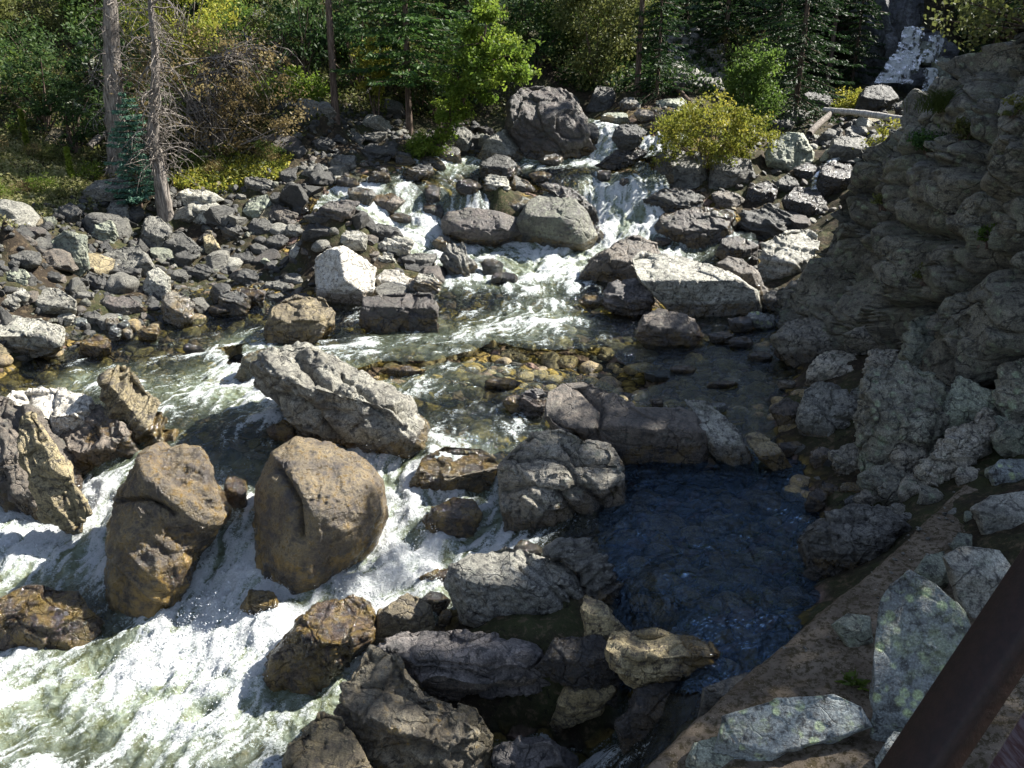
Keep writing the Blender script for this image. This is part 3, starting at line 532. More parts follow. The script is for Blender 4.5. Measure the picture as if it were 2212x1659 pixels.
rock('boulder','big green grey boulder right of the yellow willow bush',B,'green',[(1650,332),(1670,300),(1700,285),(1735,290),(1755,330),(1747,365),(1700,372),(1660,357)],.9,[(-.5,.5,.7,.5),(.4,-.1,.9,.6)],group=up)
rock('boulder','grey rounded boulder above the side stream',B,'grey',[(1785,325),(1800,300),(1840,285),(1875,300),(1888,335),(1850,347),(1800,342)],.9,group=up)
rock('boulder','wet black boulder beside the side stream fall',B,'black',[(1758,400),(1775,362),(1800,350),(1835,355),(1852,385),(1820,417),(1780,417)],.9,group=up)
rock('boulder','square block under the yellow willow bush, left one',B,'grey',[(1410,382),(1420,330),(1470,322),(1520,330),(1530,380),(1510,402),(1450,397)],.8,group=up)
rock('boulder','square block under the yellow willow bush, right one',B,'grey',[(1530,400),(1535,345),(1570,335),(1620,345),(1628,382),(1600,408)],.8,group=up)
rock('boulder','dark stone left of the right cascade foot pool',B,'dgrey',[(1395,432),(1430,410),(1480,405),(1520,425),(1512,457),(1450,462),(1410,452)],.9,strata=.6,group=up)
rock('boulder','black angular rock at the foot of the cliff',B,'black',[(1690,432),(1720,402),(1760,405),(1787,440),(1770,472),(1730,477),(1700,462)],.9,group=up)
rock('boulder','dark angular rock beside the upper right fall',B,'black',[(1285,352),(1330,325),(1375,315),(1400,330),(1370,352),(1320,360)],.8,strata=.5,group=up,zg=2.2)
rock('boulder','flat wet stone with moss between the two upper falls',B,'dgrey',[(1322,300),(1330,275),(1375,268),(1400,285),(1380,310),(1345,318)],.6,group=up,zg=2.7)
for i,(x,y,w,h,m,l) in enumerate([(1305,378,34,22,'black','small black stone at the lip of the right cascade'),(1350,392,26,18,'black','black stone splitting the right cascade'),(935,420,36,44,'black','black block in the middle of the left cascade'),(1010,402,60,34,'black','flat black stone at the lip of the left cascade'),(935,455,52,36,'black','pointed black stone at the foot of the left cascade'),(832,438,74,40,'brown','brown slab at the left end of the left cascade'),
 (1190,345,60,26,'dgrey','flat dark stone at the waterline below the huge dark boulder'),(1170,380,50,20,'brown','small brown ledge stone in the upper pool'),(1280,290,30,60,'dgrey','narrow dark stone left of the upper falls'),(1330,255,70,30,'green','grey green stone behind the upper falls'),(1395,252,50,32,'brown','brown pyramid stone behind the upper falls'),(1230,225,60,40,'grey','small rock leaning on the huge boulder'),(1300,215,60,60,'dgrey','upright rock uphill of the huge boulder'),(1360,225,50,30,'grey','flat rock below the leaning trunk'),
 (1450,225,70,30,'green','pale lichen rock left of the willow bush'),(1000,300,50,50,'grey','grey block at the roots of the lime green tree'),(970,335,60,40,'grey','rock under the leaning lime green tree'),(1570,430,70,40,'brown','brown block below the willow blocks'),(1650,420,70,50,'black','dark rock below the green grey boulder'),(1640,470,60,34,'dgrey','narrow dark rock above the layered boulder'),(1700,400,60,40,'dgrey','rock beside the black angular rock'),
 (1560,470,60,34,'dgrey','small rock right of the wide dark boulder'),(1740,370,50,34,'black','dark block left of the side stream'),(1900,310,50,40,'grey','rock beside the cliff at the yellow bush'),(1720,250,60,40,'grey','grey rock below the round green bush'),(1770,215,70,50,'dgrey','dark rounded rock under the log'),(1890,215,90,60,'dgrey','dark stump like rock behind the log'),(1850,285,50,30,'grey','rock in the side stream bed'),(1690,270,50,28,'grey','pale rock under the round green bush'),(1960,235,60,34,'dgrey','dark slab under the far waterfall'),
 (1430,520,40,18,'black','low stone in the side pool'),(1090,600,62,24,'black','low black stone breaking the white run'),(1062,575,50,30,'dgrey','dark stone left of the white run')]):
    rock('boulder',l,B,m,blob(x,y,w,h,i+50),.9,group=up)
# ------------------------------------------------------------------ left bank boulders
rock('boulder','big white boulder standing in full sun on the left bank',B,'pale',[(683,600),(680,560),(705,538),(740,532),(775,550),(812,580),(808,612),(790,640),(745,662),(705,650),(688,627)],1.1,[(.55,.35,.75,.62),(-.6,.15,.78,.62),(-.1,-.6,.8,.75)],nf=5,group=lb,amp=.035)
rock('boulder','square dark block with a white vein standing in the water below the white boulder',B,'purple',[(778,692),(785,645),(830,637),(930,633),(948,665),(945,707),(880,717),(800,714)],.7,[(0,.9,.42,.60),(-.1,-.1,.98,.7)],p=3.5,nf=3,group=lb,cracks=[[(895,640),(885,680),(865,715)]])
rock('boulder','long pale stone lying right of the white boulder',B,'pale',[(810,602),(830,582),(860,585),(905,612),(914,632),(860,639),(820,632)],.9,group=lb)
rock('boulder','striped grey stone at the water edge beside the long pale stone',B,'lgrey',[(893,612),(905,590),(935,590),(954,610),(945,634),(905,634)],.9,strata=.8,group=lb)
rock('boulder','golden wet boulder in two lobes left of the white boulder foot',B,'gold',[(572,702),(590,660),(640,640),(700,645),(722,672),(715,702),(690,722),(650,737),(600,744),(575,727)],.9,[(0,.8,.6,.45),(0,-.3,.95,.7)],group=lb,cracks=[[(570,705),(620,690),(660,700),(710,690)]])
rock('boulder','leaning layered grey slab at the left edge of the white run',B,'grey',[(950,560),(970,532),(1000,525),(1027,570),(1027,600),(985,592)],.9,strata=1,sdir=(.8,.1,.5),group=lb)
rock('boulder','rounded tan grey boulder uphill of the white boulder',B,'lgrey',[(725,522),(740,500),(775,496),(795,510),(790,534),(750,540)],1.,p=2,group=lb)
rock('boulder','smooth dark blue egg shaped stone in the small inlet',B,'dgrey',[(452,632),(460,615),(478,610),(495,614),(508,635),(492,657),(462,654)],1.,p=2,nf=0,fac=[(0,.3,.95,.98)],amp=.015,blk=0,group=lb)
rock('boulder','tilted light blue grey stone left of the inlet',B,'lgrey',[(308,622),(320,590),(337,578),(367,600),(368,642),(337,652)],.9,group=lb)
rock('boulder','wet glittering sloping rock at the mouth of the inlet',B,'lgrey',[(350,684),(350,640),(380,625),(422,652),(417,682),(380,702)],.8,[(.3,.7,.6,.4)],group=lb,wet=.6)
rock('boulder','broad dark slab leaning left above the light blue grey stone',B,'grey',[(208,562),(240,540),(300,530),(345,590),(352,605),(300,610),(240,592)],.8,[(-.2,.7,.68,.4),(.5,-.4,.8,.6)],group=lb)
rock('boulder','tall greenish block with a flat face on the left rubble',B,'green',[(108,520),(140,500),(187,510),(192,570),(160,594),(115,577)],.8,[(-.3,.2,.93,.6)],p=3.2,group=lb)
rock('boulder','triangular grey block below the two dead trees',B,'grey',[(298,520),(318,470),(345,468),(372,500),(360,548),(320,548)],.9,group=lb)
rock('boulder','dark wedge leaning on the triangular block',B,'dgrey',[(345,545),(360,500),(392,500),(432,535),(420,560),(370,558)],.9,group=lb)
rock('boulder','brown grey slab block near the left water edge',B,'lgrey',[(55,652),(75,622),(130,625),(165,650),(162,682),(110,687)],.9,[(0,.85,.52,.4)],group=lb)
rock('boulder','large flat topped light grey block at the left picture edge',B,'lgrey',[(-60,690),(20,683),(90,690),(135,712),(133,747),(60,762),(0,777),(-60,770)],.9,[(0,.8,.58,.42),(0,-.5,.86,.55)],nf=2,group=lb)
rock('boulder','rounded purple grey stone at the bank below the leaning slab',B,'purple',[(210,662),(230,640),(280,638),(315,667),(300,690),(230,687)],1.,group=lb)
rock('boulder','brown half sunken stone in the left shallows',B,'wetb',[(168,768),(175,740),(210,722),(240,735),(238,758),(205,772)],.9,group=lb)
rock('boulder','tilted smooth green slab on the rubble right of the thin dead tree',B,'green',[(510,465),(540,430),(578,420),(586,440),(545,475),(520,475)],.6,[(-.3,.8,.5,.3)],group=lb)
rock('boulder','angular sunlit green grey boulder right of the thin dead tree',B,'lgrey',[(400,455),(428,425),(462,435),(500,462),(470,482),(420,485)],.9,group=lb)
rock('boulder','pale mossy sunlit rock behind the angular sunlit boulder',B,'lgrey',[(375,425),(400,408),(455,412),(485,430),(440,440),(395,442)],.9,group=lb)
rock('boulder','grey log like slab left of the little blue spruce',B,'grey',[(160,422),(200,395),(262,385),(287,400),(240,427),(180,432)],.8,group=lb)
rock('boulder','tilted tan brown stone in the rubble above the inlet',B,'tan',[(438,512),(455,500),(482,540),(470,552),(443,542)],.9,group=lb)
L2=[(60,560,70,40,'grey'),(30,600,60,44,'green'),(150,460,60,40,'dgrey'),(210,480,50,40,'grey'),(255,450,50,40,'lgrey'),(225,500,60,40,'green'),(290,460,44,34,'dgrey'),(200,610,60,40,'dgrey'),(180,640,40,24,'grey'),(265,590,90,40,'dgrey'),(390,600,40,30,'grey'),(430,590,56,34,'dgrey'),(400,560,50,30,'dgrey'),(520,560,60,30,'dgrey'),(560,540,40,30,'grey'),(595,525,60,34,'dgrey'),(640,545,30,30,'lgrey'),(530,600,50,36,'dgrey'),(540,640,70,36,'purple'),(510,655,70,44,'dgrey'),(600,620,60,24,'grey'),(635,605,50,34,'grey'),(470,670,44,26,'dgrey'),(380,665,50,40,'black'),
(560,490,56,44,'dgrey'),(610,470,60,40,'brown'),(650,450,50,34,'dgrey'),(600,430,50,30,'dgrey'),(690,470,60,30,'dgrey'),(730,455,90,40,'purple'),(690,500,70,34,'dgrey'),(830,500,80,30,'dgrey'),(860,470,60,24,'black'),(850,530,70,36,'lgrey'),(800,550,44,20,'brown'),(830,560,56,34,'lgrey'),(910,560,60,30,'grey'),(880,560,40,24,'dgrey'),(955,525,44,24,'grey'),(640,500,50,30,'grey'),(480,470,44,36,'grey'),(500,500,50,30,'dgrey'),(355,440,50,26,'grey'),(140,690,40,34,'lgrey'),(175,700,36,34,'blue'),(200,690,36,28,'grey'),(40,640,40,30,'lgrey'),(20,655,40,44,'lgrey'),(240,700,36,28,'lgrey'),(255,690,28,22,'blue'),(268,705,30,26,'blue'),(250,720,28,30,'blue'),(275,720,26,26,'lgrey'),(320,720,50,30,'gold'),(110,600,40,26,'dgrey'),(420,755,60,22,'black'),(760,575,20,14,'grey'),(925,640,24,12,'grey'),
(780,420,60,30,'grey'),(820,380,50,30,'dgrey'),(740,350,60,34,'grey'),(700,310,50,30,'dgrey'),(760,300,50,34,'grey'),(820,330,70,40,'dgrey'),(640,330,50,30,'dgrey'),(680,370,50,36,'grey'),(620,380,50,28,'dgrey'),(560,400,60,30,'grey'),(870,345,50,30,'dgrey'),(905,370,70,26,'dgrey'),(930,350,60,24,'grey'),(755,395,60,30,'dgrey')]
cw={'grey':'grey','dgrey':'dark grey','green':'green grey','lgrey':'light grey','black':'wet black','brown':'brown','purple':'purple brown','blue':'blue grey','gold':'golden wet','tan':'tan'}
def sizew(w): return 'large' if w>=65 else 'medium' if w>=45 else 'small'
marks=[(150,550,'tall greenish block'),(250,570,'broad dark leaning slab'),(745,600,'big white boulder'),(480,635,'dark egg shaped stone'),(350,500,'triangular grey block'),(300,420,'little blue spruce'),(360,440,'thin dead tree'),(640,700,'golden wet boulder'),(60,730,'flat topped block at the left edge'),(550,450,'tilted green slab'),(860,610,'long pale stone'),(727,255,'bare conifer trunk'),(935,300,'lime green tree'),(850,450,'left cascade'),(990,560,'leaning layered slab'),(450,455,'angular sunlit boulder'),(110,655,'brown grey slab block'),(260,665,'purple grey stone'),(385,665,'wet glittering rock'),(1420,150,'leaning far trunk'),(1700,330,'green grey boulder'),(1530,280,'yellow willow bush'),(1640,560,'cliff foot'),(1850,320,'side stream'),(1480,500,'wide dark boulder'),(1500,130,'far scree slope')]
def mark(x,y):
    m=min(marks,key=lambda q:(q[0]-x)**2+((q[1]-y)*1.5)**2); dx,dy=x-m[0],y-m[1]
    d=('right of' if dx>0 else 'left of') if abs(dx)>abs(dy)*1.3 else ('below' if dy>0 else 'above'); return d+' the '+m[2]
for i,(x,y,w,h,m) in enumerate(L2):
    rs=random.Random(i*7+3)
    rock('boulder','%s %s stone %s'%(sizew(w),cw[m],mark(x,y)),B,m,blob(x,y,w*1.05,h*1.1,i+200,rs.uniform(-.3,.3),.25,7 if i%3 else 9),.95,group=lb,strata=.5 if i%2 else 0,amp=.04)
# ------------------------------------------------------------------ creek boulders
rock('boulder','huge tilted grey boulder with a ridged crest in the middle of the creek',B,'crest',[(545,792),(560,757),(600,745),(660,750),(740,790),(820,830),(880,870),(915,910),(928,942),(880,967),(820,982),(760,977),(690,952),(640,910),(590,852)],1.0,[(.25,.75,.6,.72),(-.25,-.45,.86,.80)],strata=.3,sdir=(.55,.25,.8),amp=.06,lump=2.4,nf=3,group=mid,cracks=[[(600,850),(650,870),(690,900),(720,940)],[(640,760),(700,820),(760,850),(830,900)],[(740,800),(800,850),(880,900)]])
rock('boulder','huge smooth golden brown rounded boulder standing above the white water',B,'mossb',[(550,1140),(560,1050),(590,980),(640,950),(710,960),(780,992),(820,1040),(835,1110),(800,1162),(740,1202),(690,1242),(630,1264),(575,1237),(548,1192)],1.15,[(.2,.72,.66,.85)],p=2.,nf=0,amp=.05,blk=.006,soft=.12,wetr=1.0,group=mid,cracks=[[(600,1010),(640,1080),(650,1160)]],wet=.46)  # wet band stretched upward: its dark tone also paints the lower half's shade
rock('boulder','tall wet boulder with water sheeting over its right shoulder',B,'mossb',[(228,1232),(235,1160),(260,1060),(290,985),(350,965),(430,970),(450,1020),(485,1100),(470,1150),(420,1180),(380,1252),(330,1299),(270,1292),(235,1262)],1.0,[(.1,.75,.62,.85),(.5,-.1,.85,.92)],soft=.08,nf=0,p=3,wet=.48,wetr=1.3,blk=.015,strata=.4,sdir=(.5,.2,.8),group=mid,cracks=[[(250,1080),(320,1070),(380,1110)]])
rock('boulder','upright wood like layered tan slab leaning left in the riffle',B,'tan',[(220,862),(224,820),(250,790),(275,795),(310,840),(350,890),(382,932),(370,947),(310,962),(270,952),(240,912)],.8,[(.55,.6,.55,.30),(-.4,-.2,.88,.55)],nf=2,strata=1.2,sdir=(.75,.2,-.55),p=3.2,group=mid)
rock('boulder','big brown jagged rock at the left picture edge',B,'brown',[(-60,1160),(-60,880),(10,860),(50,880),(100,940),(150,1000),(170,1040),(140,1080),(115,1140),(30,1150)],.9,strata=.8,sdir=(.7,.1,.6),group=mid,amp=.07,sink=1.1)
rock('boulder','bleached cracked white rock on top of the jagged left rocks',B,'pale',[(0,872),(30,845),(130,838),(192,860),(200,905),(150,942),(60,955)],.8,[(0,.85,.5,.35)],group=mid,sink=1.2,strata=.5,zg=-.1,cracks=[[(60,850),(70,950)],[(120,840),(100,930)]])
rock('boulder','dark striped brown rock between the white rock and the wood like slab',B,'brown',[(105,960),(160,880),(220,878),(275,930),(300,975),(250,1010),(180,1030),(130,1010)],.8,[(-.2,.8,.55,.35)],strata=1,sdir=(.5,.1,.8),group=mid)
rock('boulder','dark thin fin of rock in front of the bleached white rock',B,'tan',[(40,1000),(45,910),(70,900),(140,1000),(195,1080),(160,1110),(90,1090)],.5,strata=.8,sdir=(.7,.1,.5),group=mid,zg=-.5)
rock('boulder','low mossy green hump under the water left of the ridged boulder',B,'green',[(505,808),(525,772),(570,752),(610,757),(560,812),(530,825)],.8,p=2,group=mid,wet=.8)
rock('boulder','long smooth brown boulder with two humps beside the calm pool',B,'brown',[(1176,900),(1185,850),(1215,828),(1260,825),(1310,845),(1370,882),(1440,880),(1500,890),(1537,932),(1527,977),(1480,1002),(1420,1010),(1350,987),(1290,952),(1200,932)],.8,[(-.2,.75,.6,.45),(.15,.75,.62,.42),(-.1,-.45,.88,.6)],p=2.2,nf=1,soft=.08,blk=.012,amp=.045,group=mid,wet=.36,cracks=[[(1185,900),(1230,930),(1250,960)],[(1250,830),(1300,880),(1290,950)]])
rock('boulder','pale slanting slab behind the right end of the long brown boulder',B,'lgrey',[(1478,862),(1530,872),(1590,922),(1642,1002),(1580,997),(1530,962),(1500,902)],.5,[(.2,.85,.45,.3)],group=mid,strata=.5,sdir=(.7,.4,.3))
rock('boulder','tan lozenge shaped stone at the head of the calm pool',B,'tan',[(1610,942),(1635,932),(1680,960),(1718,1007),(1690,1020),(1640,987)],.7,[(-.1,.8,.55,.35)],group=mid)
rock('boulder','large cracked cream grey boulder at the left side of the calm pool',B,'ledge',[(1075,1022),(1090,985),(1150,935),(1210,928),(1250,945),(1320,960),(1350,1010),(1360,1080),(1384,1140),(1350,1162),(1280,1142),(1230,1152),(1130,1167),(1095,1152),(1085,1080)],.75,[(.0,.7,.7,.5),(.1,-.25,.96,.62),(-.75,.1,.6,.7)],nf=4,amp=.05,lump=2.6,group=mid,cracks=[[(1095,990),(1170,980),(1225,1000),(1252,1050),(1215,1070)],[(1215,950),(1245,1000),(1335,992)],[(1088,1062),(1150,1045),(1212,1070),(1250,1120),(1235,1150)],[(1250,1050),(1305,1090),(1290,1140)],[(1335,1060),(1300,1090)]])
rock('boulder','layered pointed slab between the cracked boulder and the pitted boulder',B,'grey',[(1180,1195),(1200,1170),(1260,1165),(1312,1200),(1348,1262),(1330,1297),(1290,1292),(1250,1242)],.7,strata=1,sdir=(-.4,.5,.75),group=mid)
rock('boulder','rounded pitted grey boulder with a lichen speckled face',B,'lgrey',[(966,1262),(975,1225),(1020,1195),(1090,1180),(1180,1198),(1235,1225),(1265,1275),(1257,1325),(1200,1350),(1120,1360),(1060,1350),(1000,1325)],1.0,[(.1,.78,.6,.58),(.0,-.3,.95,.75)],p=2.2,nf=1,soft=.08,blk=.014,amp=.045,lump=5,group=mid,zg=-.75,cracks=[[(1140,1200),(1200,1250),(1245,1300)],[(1120,1215),(1180,1260),(1225,1310)]])
rock('boulder','mossy brown stone below the golden submerged rock',B,'wetb',[(916,1122),(930,1095),(980,1075),(1025,1080),(1044,1110),(1022,1152),(975,1167),(935,1152)],.95,group=mid)
rock('boulder','golden algae covered rock just breaking the water',B,'gold',[(885,1042),(910,992),(960,965),(1040,970),(1085,1002),(1050,1052),(980,1062),(910,1062)],.7,[(0,.85,.5,.3)],group=mid)
rock('boulder','dark layered stone left of the long brown boulder',B,'slate',[(1120,882),(1130,850),(1170,840),(1182,870),(1172,897),(1135,902)],.8,strata=1,sdir=(.2,.2,.9),group=mid)
rock('boulder','small brown pointed stone left of the pitted boulder',B,'wetb',[(903,1247),(940,1232),(990,1225),(987,1252),(950,1270),(920,1262)],.8,group=mid)
rock('boulder','small triangular tan stone at the right foot of the pitted boulder',B,'tan',[(1253,1312),(1265,1285),(1300,1300),(1352,1352),(1320,1370),(1265,1362)],.8,group=mid,zg=-.25,strata=0)
rock('boulder','long rounded tan topped stone at the corner of the calm pool',B,'tan',[(1303,1402),(1320,1370),(1400,1365),(1500,1375),(1560,1410),(1564,1452),(1500,1482),(1420,1477),(1340,1452)],.85,[(0,.85,.52,.45),(0,-.3,.95,.7)],group=mid,zg=-.35,strata=.5,sdir=(0,.4,.9))
rock('boulder','dark layered slate beam lying under the pitted boulder',B,'slate',[(820,1402),(850,1375),(1000,1375),(1150,1400),(1218,1442),(1180,1467),(1080,1472),(960,1462),(905,1450),(860,1430)],.6,[(0,.8,.6,.5)],strata=1.4,sdir=(-.1,.3,.95),group=mid,zg=-.8)
rock('boulder','pink brown rounded end of the layered beam',B,'brown',[(905,1470),(915,1448),(980,1440),(1060,1445),(1180,1452),(1150,1475),(1060,1480),(990,1500),(930,1500)],.6,strata=.3,group=mid,zg=-.9)
rock('boulder','golden wet stone above the layered slate beam',B,'gold',[(798,1372),(820,1320),(880,1280),(930,1310),(942,1352),(900,1377)],.7,group=mid,zg=-.9)
rock('boulder','mossy dark brown boulder in the foam at bottom centre',B,'wetb',[(566,1462),(580,1410),(640,1340),(700,1300),(780,1290),(812,1332),(800,1382),(750,1432),(680,1472),(630,1494),(590,1487)],.95,group=mid,amp=.06,lump=4)
rock('boulder','big grey and ochre boulder at the bottom edge of the picture',B,'ochre',[(718,1542),(740,1480),(800,1400),(860,1420),(920,1490),(1010,1522),(1050,1582),(1062,1642),(1000,1740),(850,1760),(750,1660),(720,1592)],.8,[(.1,.75,.62,.5),(-.35,-.3,.88,.6)],amp=.06,lump=3.5,group=mid,strata=.5,zg=-1.3,sink=.9)
rock('boulder','ochre yellow wet boulder under the big grey and ochre boulder',B,'gold',[(590,1720),(620,1610),(690,1540),(740,1550),(780,1620),(850,1720),(800,1800),(600,1800)],.8,group=mid,zg=-1.4)
rock('boulder','ochre yellow smooth stone leaning on the right of the big grey and ochre boulder',B,'gold',[(990,1520),(1030,1530),(1060,1590),(1060,1650),(1020,1680),(980,1600)],.7,group=mid,zg=-1.3)
rock('boulder','tan brown angular stone in the dark gap under the long rounded stone',B,'tan',[(1188,1542),(1230,1462),(1290,1450),(1332,1490),(1300,1532),(1240,1547),(1200,1562)],.8,group=mid,zg=-1.)
rock('boulder','dark striped rock at the very bottom beside the big grey and ochre boulder',B,'slate',[(1060,1642),(1085,1605),(1160,1600),(1240,1642),(1230,1702),(1080,1722)],.8,strata=1,group=mid,zg=-1.3)
rock('boulder','yellow brown hump under the foam at the left edge',B,'wetb',[(-60,1402),(-40,1310),(60,1268),(170,1278),(230,1345),(180,1402),(60,1432),(-60,1442)],.6,p=2,group=mid,sink=1.25,wet=.7,amp=.03)
rock('boulder','small yellow mossy stone in the chute below the rounded boulder',B,'gold',[(518,1312),(540,1275),(590,1280),(607,1312),(570,1347),(535,1337)],.8,group=mid)
rock('boulder','wet black rock in the shadowed gap at bottom right of the creek',B,'black',[(1330,1560),(1380,1490),(1460,1470),(1510,1500),(1490,1560),(1420,1620),(1350,1640)],.8,group=mid,zg=-.9,strata=.5)
rock('boulder','black stone under the pitted boulder',B,'black',[(1150,1440),(1200,1380),(1300,1370),(1340,1440),(1330,1500),(1250,1480)],.6,group=mid,zg=-.7)
for i,(x,y,w,h,m,l) in enumerate([(1205,1410,50,54,'black','round black stone behind the layered slate beam'),(945,1300,60,44,'black','black wet stone left under the pitted boulder'),(960,1340,34,50,'gold','small mossy stone beside the black wet stone'),(1140,1190,70,40,'dgrey','dark stone above the pitted boulder'),(1540,880,70,24,'blue','blue grey stone behind the pale slanting slab'),(1350,860,50,24,'dgrey','small dark stone behind the long brown boulder'),(1420,870,36,22,'brown','small brown stone above the long brown boulder'),(1080,830,80,26,'wetb','low brown stone in the shallow riffle'),(1115,765,70,20,'gold','tan stone just under the shallow riffle'),(1290,815,50,20,'gold','golden stone in the shallow riffle'),(1110,870,50,40,'wetb','small dark stone cluster left of the long brown boulder'),(870,800,90,24,'wetb','brown submerged hump right of the ridged boulder crest'),(1430,810,70,24,'dgrey','flat stone in the dark shallows'),(1480,800,60,20,'brown','pink brown flat stone in the dark shallows'),(1560,830,60,20,'wetb','flat stone near the ledge shallows'),(1640,770,60,24,'dgrey','low stone at the foot of the ledge'),(1600,740,50,24,'black','black stone behind the shallows'),(1560,730,60,30,'black','dark block in the shade under the slab'),(1640,690,80,34,'blue','blue grey flat rock right of the white topped slab'),(1690,650,80,40,'grey','rounded rock at the foot of the cliff'),(1600,700,60,40,'black','dark stone under the right end of the slab'),(1720,690,50,30,'grey','small rock beside the rounded rock at the cliff foot'),(690,940,60,30,'wetb','dark wet rock under the ridged boulder'),(610,930,60,44,'wetb','brown wet rock left under the ridged boulder'),(505,1060,60,80,'wetb','dark rock under the chute between the two big boulders'),(700,1310,0,0,'gold','')]):
    if w: rock('boulder',l,B,m,blob(x,y,w,h,i+500),.85,group=mid)
# ------------------------------------------------------------------ right ledge and cliff
cl=rock('cliff','tall lichen speckled cliff leaning up out of the right picture edge','cliff','cliff',[(1690,655),(1745,590),(1785,515),(1830,445),(1900,350),(1935,335),(1985,275),(2040,205),(2090,150),(2150,105),(2212,50),(2420,-140),(2650,-200),(2720,300),(2700,750),(2300,800),(2000,760),(1850,720),(1740,705)],.30,[(-.8,.3,.5,.9)],n=7,amp=.014,bm=(.55,.42),nf=1,p=3,plane=[(1700,640,16.5),(2212,60,12.5),(2300,700,9.8)],strata=0,ext=.05,
 cracks=[[(1960,330),(1850,520),(1800,640)],[(2212,330),(2080,420),(1990,560),(1960,660)],[(2050,280),(1960,450),(1900,640)],[(2212,520),(2100,600),(2000,690)],[(1880,420),(1960,500),(2080,520)],[(2140,140),(2090,280),(2130,400)]])
ROCKS_R=[([(1668,730),(1700,695),(1760,690),(1825,715),(1835,755),(1780,775),(1720,790),(1690,765)],'ledge','flat ledge rock at the foot of the cliff beside the shallows'),
([(1735,822),(1755,778),(1800,755),(1850,762),(1880,790),(1870,842),(1800,842)],'ledge','pale ochre cracked rock above the round cracked boulder'),
([(1722,902),(1737,842),(1770,828),(1830,840),(1855,880),(1842,962),(1780,967),(1735,947)],'lgrey','round pale boulder with a cross of cracks at the pool head'),
([(1663,882),(1700,858),(1737,880),(1732,932),(1690,922)],'brown','brown stone left of the round cracked boulder'),
([(1848,902),(1870,812),(1930,780),(2010,812),(2062,872),(2050,962),(1980,1025),(1900,1065),(1858,1002)],'cliff','big black and green lichen boulder in the ledge'),
([(1948,762),(1970,692),(2020,678),(2060,722),(2082,792),(2030,822),(1970,802)],'green','pointed green grey boulder at the top of the ledge'),
([(2060,802),(2080,732),(2115,705),(2165,762),(2172,822),(2120,852)],'green','second pointed boulder right of the pointed green grey one'),
([(2105,740),(2120,665),(2212,655),(2300,680),(2290,760),(2180,780)],'green','wide boulder under the cliff at the right picture edge'),
([(1820,722),(1880,700),(1960,700),(1965,742),(1900,755),(1830,752)],'ledge','long flat rock under the cliff overhang'),
([(1790,975),(1850,960),(1880,1010),(1860,1050),(1810,1030)],'ledge','pinkish stone below the round cracked boulder'),
([(1855,1030),(1920,1000),(1990,1010),(2000,1070),(1940,1110),(1880,1100)],'cliff','dark rough rock at the foot of the ledge'),
([(1980,1010),(2050,930),(2130,890),(2160,930),(2100,1000),(2010,1060)],'ledge','long slanting rib of rock beside the dirt path'),
([(2040,880),(2070,810),(2140,850),(2165,900),(2100,940),(2050,930)],'green','green grey rock between the lichen boulder and the path'),
([(2150,870),(2160,800),(2212,780),(2300,800),(2290,900),(2200,940)],'cliff','dark rock above the head of the dirt path'),
([(2160,790),(2175,740),(2230,745),(2300,770),(2290,820),(2200,825)],'green','small blocky rock at the right picture edge under the wide boulder'),
([(1860,800),(1885,755),(1950,760),(1960,800),(1920,830)],'ledge','brown rock behind the big black and green lichen boulder'),
([(1728,1167),(1770,1122),(1840,1090),(1920,1098),(1960,1140),(1920,1182),(1850,1222),(1790,1264),(1750,1232)],'grey','rough dark triangular boulder between the pool and the dirt path')]
for i,(pts,m,l) in enumerate(ROCKS_R):
    zg=[.1,.15,.05,.0,.2,.8,.9,1.1,.7,.0,.1,.5,.8,.9,1.,.5,-.05][i]
    rock('boulder',l,B,m,pts,.9,group=rp,soft=.06,blk=.05 if i in (4,10,11,13,16) else .03,bscale=4.5,amp=.06,strata=.4 if i%2 else 0,zg=zg,sink=.8,
      cracks=[[(1760,850),(1800,900),(1845,910)],[(1800,845),(1800,900),(1820,960)]] if i==2 else ())
for i,(x,y,w,h,m,l,zg) in enumerate([(1840,1060,50,40,'tan','rounded tan stone at the pool edge below the ledge',.0),(1845,1085,44,36,'blue','blue grey stone in front of the rounded tan stone',-.0),(1790,1060,50,40,'purple','dark wet stone at the pool edge',-.05),(1900,1100,40,26,'grey','small grey stone above the rough triangular boulder',.1),(1960,1120,40,30,'grey','small stone at the left kerb of the dirt path',.3),(1700,760,60,40,'purple','dark purple rock beside the shallows',.05),(1870,1000,60,60,'cliff','rough knob in the ledge below the lichen boulder',.1),(1930,1060,60,50,'cliff','rough dark knob near the dirt path',.3),(2010,840,60,50,'ledge','ochre knob right of the lichen boulder top',.7),(1700,830,40,24,'ledge','small pale stone at the ledge waterline',.0)]):
    rock('boulder',l,B,m,blob(x,y,w,h,i+700),.9,group=rp,zg=zg,amp=.07)
